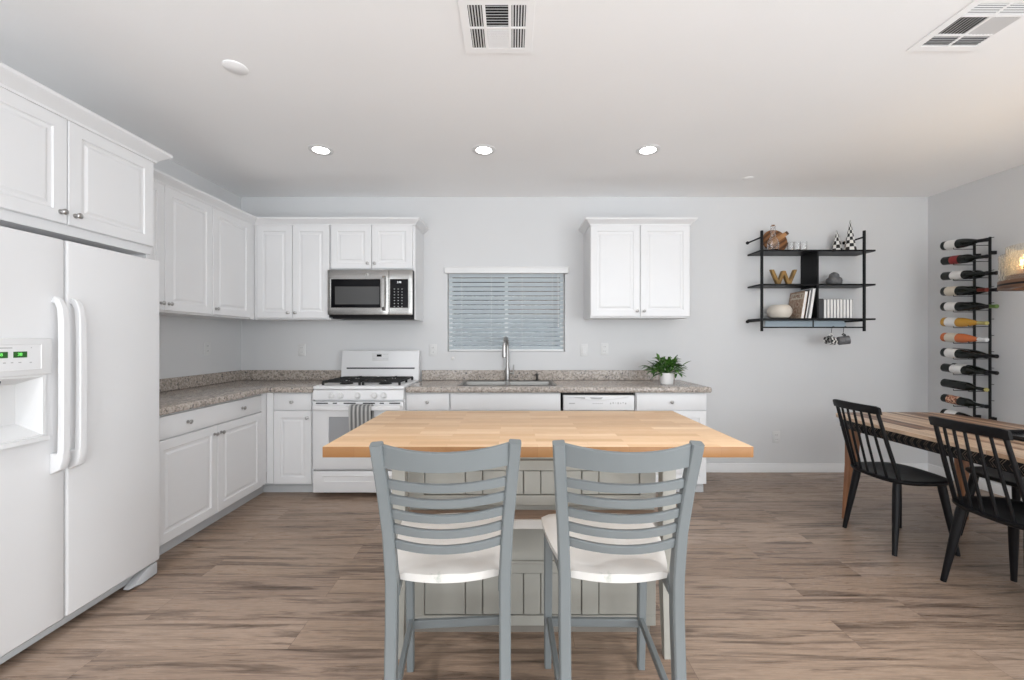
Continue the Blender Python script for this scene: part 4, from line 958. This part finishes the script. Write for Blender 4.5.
# hanging mugs
for k, (px, lab, mt, tilt) in enumerate(((829, 'black and white checkered mug hanging under the wall shelf', None, 40), (841, 'plain dark grey mug hanging under the wall shelf', 'stone', -35))):
    y_ = SF - .013; x = at_px(px + 4, y_); zt = 1.4215
    sh_ = MB().tube([(x + .006, y_ - .010, zt + .008), (x + .002, y_ - .0095, zt + .0155), (x, y_, zt + .0165), (x - .002, y_ + .0095, zt + .010), (x - .008, y_ + .008, zt - .03), (x - .020, y_, zt - .058), (x - .022, y_ - .004, zt - .066), (x - .012, y_ - .004, zt - .071), (x - .006, y_ - .004, zt - .064)], .0022, 8)
    tag(sh_.build('hook', 'blackm'), 'small black s-hook holding the %s mug' % ('checkered' if k == 0 else 'dark grey'), 'hook', 's-hooks on the shelf rail')
    cxm_, czm = x - (.020 if k == 0 else .016), zt - .115
    mg = thing('mug', lab, 'mug', (cxm_, y_, czm), 'mugs hanging under the wall shelf')
    A = Matrix.Translation((cxm_, y_, czm)) @ Matrix.Rotation(math.radians(20 * (1 if k == 0 else -1)), 4, 'Z') @ Matrix.Rotation(math.radians(82 if k else -82), 4, 'Y')
    bd = MB().lathe([(0, -.042), (.034, -.042), (.039, -.036), (.039, .045), (.036, .046), (.035, -.032), (0, -.036)], (0, 0, 0), 32, cap0=False, cap1=False)
    o = bd.build('body', checker('checker_mug', 8, 4) if mt is None else mt, origin=(0, 0, 0)); uv_round(o, -.042, .046)
    o.data.transform(A); o.data.transform(Matrix.Translation((-cxm_, -y_, -czm))); o.location = (0, 0, 0); o.parent = mg; ORG[o.name] = Vector((cxm_, y_, czm))
    MB().tube([(cxm_ + .018 * (-1 if k else 1) * -1, y_ - .002, czm + .037), (cxm_ - .014, y_ - .002, czm + .055), (cxm_, y_ - .002, czm + .062), (cxm_ + .014, y_ - .002, czm + .055), (cxm_ + .020, y_ - .002, czm + .036)], .005, 8, up=(0, 1, 0)).build('handle', 'blackm' if k else 'lab_w', mg)

# ------------------------------------------------------------------ wine rack on the right wall
wr = thing('wine_rack', 'tall black metal wine rack fixed to the right wall', 'wine rack', (XR, 3.56, .5))
P1, P2 = 3.660, 3.541; XP = XR - .052
for y in (P1, P2):
    MB().box((XP - .007, y - .008, .50), (XP + .007, y + .008, 2.18 if y == P1 else 2.19), .002, 1).build('pole', 'blackm', wr)
for y in (P1, P2):
    for z in (.62, 2.04): MB().box((XP + .0075, y - .008, z), (XR - .001, y + .008, z + .03)).build('wall_mount', 'blackm', wr)
ROW = [2.168 - .1385 * k for k in range(12)]
XF_, XBk = XR - .190, XR - .1065
for z in ROW:
    for y in (P1, P2):
        zz_ = z - (.057 if y == P1 else .050); m = MB()
        m.tube([(XP + .002, y, zz_), (XF_ - .045, y, zz_), (XF_ - .048, y, zz_ + .012)], .0032, 6)
        if y == P2: m.tube([(XP, P2 - .012, z + .012), (XP, P2 - .030, z + .012)], .003, 6)
        m.build('bottle_cradle', 'blackm', wr)
BOT = [(0, -.018), (.030, -.003), (.034, 0), (.0375, .004), (.0375, .185), (.034, .205), (.020, .232), (.0155, .245), (.0140, .255), (.0140, .315), (.0158, .317), (.0158, .327), (.0140, .329), (0, .329)]
BURG = [(0, -.018), (.032, -.003), (.036, 0), (.0405, .004), (.0405, .150), (.036, .182), (.026, .222), (.0175, .250), (.0145, .265), (.0140, .315), (.0158, .317), (.0158, .327), (.0140, .329), (0, .329)]
def bottle(z, x, glass, lab, foil, label, y0=3.785, prof=BURG, f0=.262, l0=.035, l1=.120, cap=None, k=1.05, grp='wine bottles in the front row of the rack'):
    t = thing('wine_bottle', label, 'wine bottle', (x, y0, z), grp)
    A = Matrix.Translation((x, y0, z)) @ Matrix.Rotation(PI / 2 + .075, 4, 'X')
    sc = lambda pr, d=0: [(r * 1.0 + (d if r > .001 else 0), h * k) for r, h in pr]
    MB(A).lathe(sc(prof), n=22).build('glass_body', glass, t)
    R_b = prof[3][0]
    if lab: MB(A).lathe([(R_b + .0006, l0 * k), (R_b + .0009, l0 * k), (R_b + .0009, l1 * k), (R_b + .0006, l1 * k)], n=22, cap0=False, cap1=False).build('label', lab, t)
    if foil: MB(A).lathe([(r + .0008, h * k + .001) for r, h in prof if h >= f0 and r > .001] + [(0, .3305 * k)], n=18, cap0=False).build('foil_capsule', foil, t)
    return t
FR = [('wine_dark', 'lab_w', 'foil_b', 'dark wine bottle with white label in the top row of the rack', BURG),
      ('wine_dark', 'lab_r', 'foil_b', 'dark wine bottle with small red label in the second row from top', BOT),
      ('wine_dark', 'lab_w', 'foil_b', 'front dark wine bottle with wide white label in the third row from top', BOT),
      ('wine_dark', 'lab_c', 'foil_r', 'front dark bottle with cream label and oxblood foil, fourth row from top', BURG),
      ('wine_dark', 'lab_w', 'foil_b', 'front dark wine bottle with white label in the fifth row from top', BURG),
      ('wine_gold', 'lab_w', 'foil_y', 'golden white wine bottle with pale label in the rack', BURG),
      ('wine_rose', 'lab_c', 'foil_w', 'orange rosé bottle with silvery white foil in the rack', BURG),
      ('wine_dark', 'lab_w', 'foil_b', 'front dark wine bottle with white label directly below the rosé bottle', BURG),
      ('wine_dark', 'lab_w', 'foil_b', 'front dark wine bottle in the fourth row from the bottom of the rack', BOT),
      ('wine_dark', None, 'foil_y', 'all-black wine bottle with pale gold neck foil near the rack bottom', BOT),
      ('wine_dark', 'lab_art', 'foil_b', 'dark wine bottle with orange picture label near the rack bottom', BOT),
      ('wine_dark', 'lab_w', 'foil_b', 'lowest wine bottle in the rack, mostly hidden by the table edge', BURG)]
for k, (gl, lb, fo, la, pf) in enumerate(FR):
    kw = {}
    if lb == 'lab_r': kw = dict(l0=.07, l1=.135)
    if k == 2 or k == 8: kw = dict(l0=.075, l1=.165)
    if lb == 'lab_art': kw = dict(l0=.045, l1=.135)
    bottle(ROW[k], XF_, gl, lb, fo, la, prof=pf, **kw)
for k, fo, la in ((2, 'foil_b', 'rear dark wine bottle behind the third-row bottle, black neck showing'), (3, 'foil_b', 'rear dark wine bottle behind the oxblood-foil bottle, black neck showing'), (4, 'foil_g', 'rear wine bottle with green neck foil in the fifth row'), (7, 'foil_b', 'rear dark wine bottle one row below the rosé, black neck showing'), (8, 'foil_b', 'rear wine bottle in the fourth row from the rack bottom')):
    bottle(ROW[k] + .001, XBk, 'wine_dark', 'lab_w' if k == 8 else None, fo, la, grp='wine bottles in the rear row of the rack', prof=BURG if k != 2 else BOT)

# ------------------------------------------------------------------ chandelier over the table
cxl, cyl = 3.165, 2.42
cl = thing('chandelier', 'chandelier with seeded glass shades on a dark wood ring over the dining table', 'chandelier', (cxl, cyl, ZC))
def ringp(r0, r1, z0, z1, name, m, par, n=48):
    return MB().lathe([(r0, z0), (r1, z0), (r1, z1), (r0, z1), (r0, z0)], (cxl, cyl, 0), n, cap0=False, cap1=False).build(name, m, par)
wr_ = ringp(.165, .219, 1.620, 1.668, 'wood_ring', 'lampwood', cl)
ringp(.160, .2200, 1.6385, 1.650, 'metal_band', 'blackm', wr_)
ringp(.120, .186, 1.6685, 1.700, 'inner_wood_ring', 'lampwood', cl)
ringp(.2115, .2155, 1.6685, 1.828, 'outer_glass_drum', 'seeded', cl)
ringp(.1815, .1855, 1.7005, 1.876, 'inner_glass_drum', 'seeded', cl)
MB().box((cxl - .165, cyl - .016, 1.715), (cxl + .165, cyl + .016, 1.757), .004).box((cxl - .016, cyl - .165, 1.716), (cxl + .016, cyl + .165, 1.756), .004).build('crossbar', 'lampwood2', cl)
for k in range(5):
    a = 2 * PI * k / 5 + .4; x, y = cxl + .125 * math.cos(a), cyl + .125 * math.sin(a)
    s__ = MB().lathe([(.012, 1.7005), (.012, 1.745), (.010, 1.748)], (x, y, 0), 12).build('socket', 'lampwood', cl)
    MB().lathe([(.008, 1.749), (.016, 1.762), (.021, 1.785), (.015, 1.812), (.004, 1.828), (0, 1.829)], (x, y, 0), 14).build('bulb', 'bulb', s__)
MB().tube([(cxl, cyl, 1.7575), (cxl, cyl, ZC - .02)], .006, 8).lathe([(.06, ZC - .022), (.06, ZC - .001)], (cxl, cyl, 0), 24).build('stem', 'blackm', cl)
pl_ = bpy.data.lights.new('chandelier_bulbs', 'POINT'); pl_.energy = E_CH; pl_.color = (1, .78, .5); pl_.shadow_soft_size = .08
po = bpy.data.objects.new('chandelier_bulbs', pl_); C.objects.link(po); po.location = (cxl, cyl, 1.82)

# ------------------------------------------------------------------ ceiling fittings
def downlight(x, y, label, lit=True):
    t = thing('recessed_light', label, 'ceiling light', (x, y, ZC), 'recessed ceiling downlights')
    MB().lathe([(.058, ZC - .0005), (.058, ZC - .004), (.080, ZC - .006), (.088, ZC - .003), (.088, ZC - .0005)], (x, y, 0), 32, cap0=False, cap1=False).build('trim_ring', 'trimw', t)
    MB().lathe([(0, ZC - .0045), (.0575, ZC - .0045), (.0575, ZC - .0006), (0, ZC - .0006)], (x, y, 0), 32).build('lens', 'lampon', t)
    l = bpy.data.lights.new('downlight', 'SPOT'); l.energy = DOWN; l.spot_size = math.radians(112); l.spot_blend = .9; l.shadow_soft_size = .055; l.color = (.98, .985, 1)
    o = bpy.data.objects.new('downlight', l); C.objects.link(o); o.location = (x, y, ZC - .02)
    return t
DOWN = E_DOWN
downlight(-1.427, 3.10, 'leftmost recessed ceiling light, near the refrigerator side')
downlight(-.210, 3.10, 'middle recessed ceiling light of the row of three')
downlight(1.016, 3.10, 'rightmost recessed ceiling light of the row of three')
for x, y in ((-1.43, .4), (1.02, .4), (-1.43, -1.6), (1.02, -1.6), (3.0, -1.0)):   # the same fittings further back in the room
    l = bpy.data.lights.new('downlight', 'SPOT'); l.energy = E_DOWNR; l.spot_size = math.radians(112); l.spot_blend = .9; l.shadow_soft_size = .055; l.color = (.98, .985, 1)
    o = bpy.data.objects.new('downlight', l); C.objects.link(o); o.location = (x, y, ZC - .02)
def vent(x0, y0, x1, y1, label, mid_open):
    t = thing('ceiling_vent', label, 'vent', ((x0 + x1) / 2, (y0 + y1) / 2, ZC), 'square ceiling air vents')
    b = .038; xs = [x0, x0 + b, x0 + b + .062, x0 + b + .076, x1 - b - .076, x1 - b - .062, x1 - b, x1]; ym = (y0 + y1) / 2; ys = [y0, y0 + b, ym - .006, ym + .006, y1 - b, y1]
    MB().grid(xs, ys, ZC - .006, ZC - .001, holes={(i, j) for i in (1, 3, 5) for j in (1, 3)}, bev=.0015, seg=1).build('frame', 'ceil', t)
    MB().box((x0 + b * .5, y0 + b * .5, ZC - .0009), (x1 - b * .5, y1 - b * .5, ZC - .0003)).build('duct_opening', 'dark', t)
    def tl(ang, ax): return Matrix.Rotation(math.radians(ang), 4, ax)
    for i in (1, 5):
        for j in (1, 3):
            m = MB(); n = 5; dx = (xs[i + 1] - xs[i]) / n
            for k in range(n): m.box((xs[i] + dx * (k + .22), ys[j], ZC - .0048), (xs[i] + dx * (k + .22) + dx * .5, ys[j + 1], ZC - .0038), R=tl(25 if i == 1 else -25, 'Y'))
            m.build('louvre', 'trimw', t)
    for j in (1, 3):
        m = MB(); n = 8; dy = (ys[j + 1] - ys[j]) / n
        for k in range(n): m.box((xs[3], ys[j] + dy * (k + .15), ZC - .0048), (xs[4], ys[j] + dy * (k + .15) + dy * .62, ZC - .0038), R=tl(30 if j == 1 else -28, 'X'))
        m.build('louvre', 'trimw', t)
    return t
vent(-.228, 1.715, .098, 2.050, 'square ceiling vent above the island, at the top centre', 0)
vent(1.935, 1.700, 2.265, 2.040, 'square ceiling vent above the dining side, at the upper right', 1).rotation_euler = (0, 0, PI / 2)
sd = MB().lathe([(0, ZC - .0005), (.058, ZC - .0005), (.058, ZC - .004), (.052, ZC - .008), (0, ZC - .010)], (-1.44, 2.16, 0), 32); tag(sd.build('smoke_detector_cover', 'ceil', origin=(-1.44, 2.16, ZC)), 'flat round white cover plate on the ceiling, upper left', 'cover plate')
sp_ = MB().lathe([(0, ZC - .0005), (.040, ZC - .0005), (.040, ZC - .004), (.034, ZC - .007), (0, ZC - .008)], (2.07, 3.64, 0), 28); tag(sp_.build('sprinkler_cover', 'ceil', origin=(2.07, 3.64, ZC)), 'small round white sprinkler cover on the ceiling, above the wall shelf', 'sprinkler cover')

# ------------------------------------------------------------------ outlets and switches
def outlet(T, label, kind='outlet', w_=.075, h_=.118):
    o = T.to_translation(); t = thing('wall_outlet' if kind == 'outlet' else 'light_switch', label, kind, o, 'white wall plates')
    MB(T).box((-w_ / 2, -.006, -h_ / 2), (w_ / 2, -.0005, h_ / 2), .0025, 2).build('plate', 'outletw', t)
    if kind == 'outlet':
        for z in (-.022, .022):
            so_ = MB(T).box((-.017, -.0085, z - .014), (.017, -.0062, z + .014), .002, 1).build('socket', 'outletw', t)
            MB(T).box((-.008, -.0088, z - .004), (-.006, -.0086, z + .006)).box((.006, -.0088, z - .004), (.008, -.0086, z + .006)).build('slots', 'dark', so_)
    else:
        MB(T).box((-.016, -.009, -.033), (.016, -.0062, .033), .002, 1, R=Matrix.Rotation(.04, 4, 'X')).build('rocker', 'outletw', t)
def bpx(px, py): s = F / YB; return T_back((px - 512) / s, YB, 1.31 - (py - 340) / s)
outlet(bpx(302, 350), 'white outlet on the back wall left of the range')
outlet(bpx(433, 350), 'white outlet on the back wall between range and window')
outlet(bpx(584, 350), 'white light switch on the back wall right of the window', 'light switch')
outlet(bpx(604.5, 349), 'white outlet under the lone wall cabinet, beside the light switch')
outlet(bpx(776, 437), 'white outlet low on the back wall below the wall shelf')
outlet(T_left(XL, 3.66, 1.235), 'white outlet on the left wall above the corner counter')
ap = MB(bpx(453, 358.5)).lathe([(0, .0005), (.016, .0005), (.016, .004), (.012, .008), (0, .009)], (0, 0, 0), 20, '-Y'); tag(ap.build('air_gap_cap', 'outletw'), 'tiny round white cap on the wall below the window', 'cap')
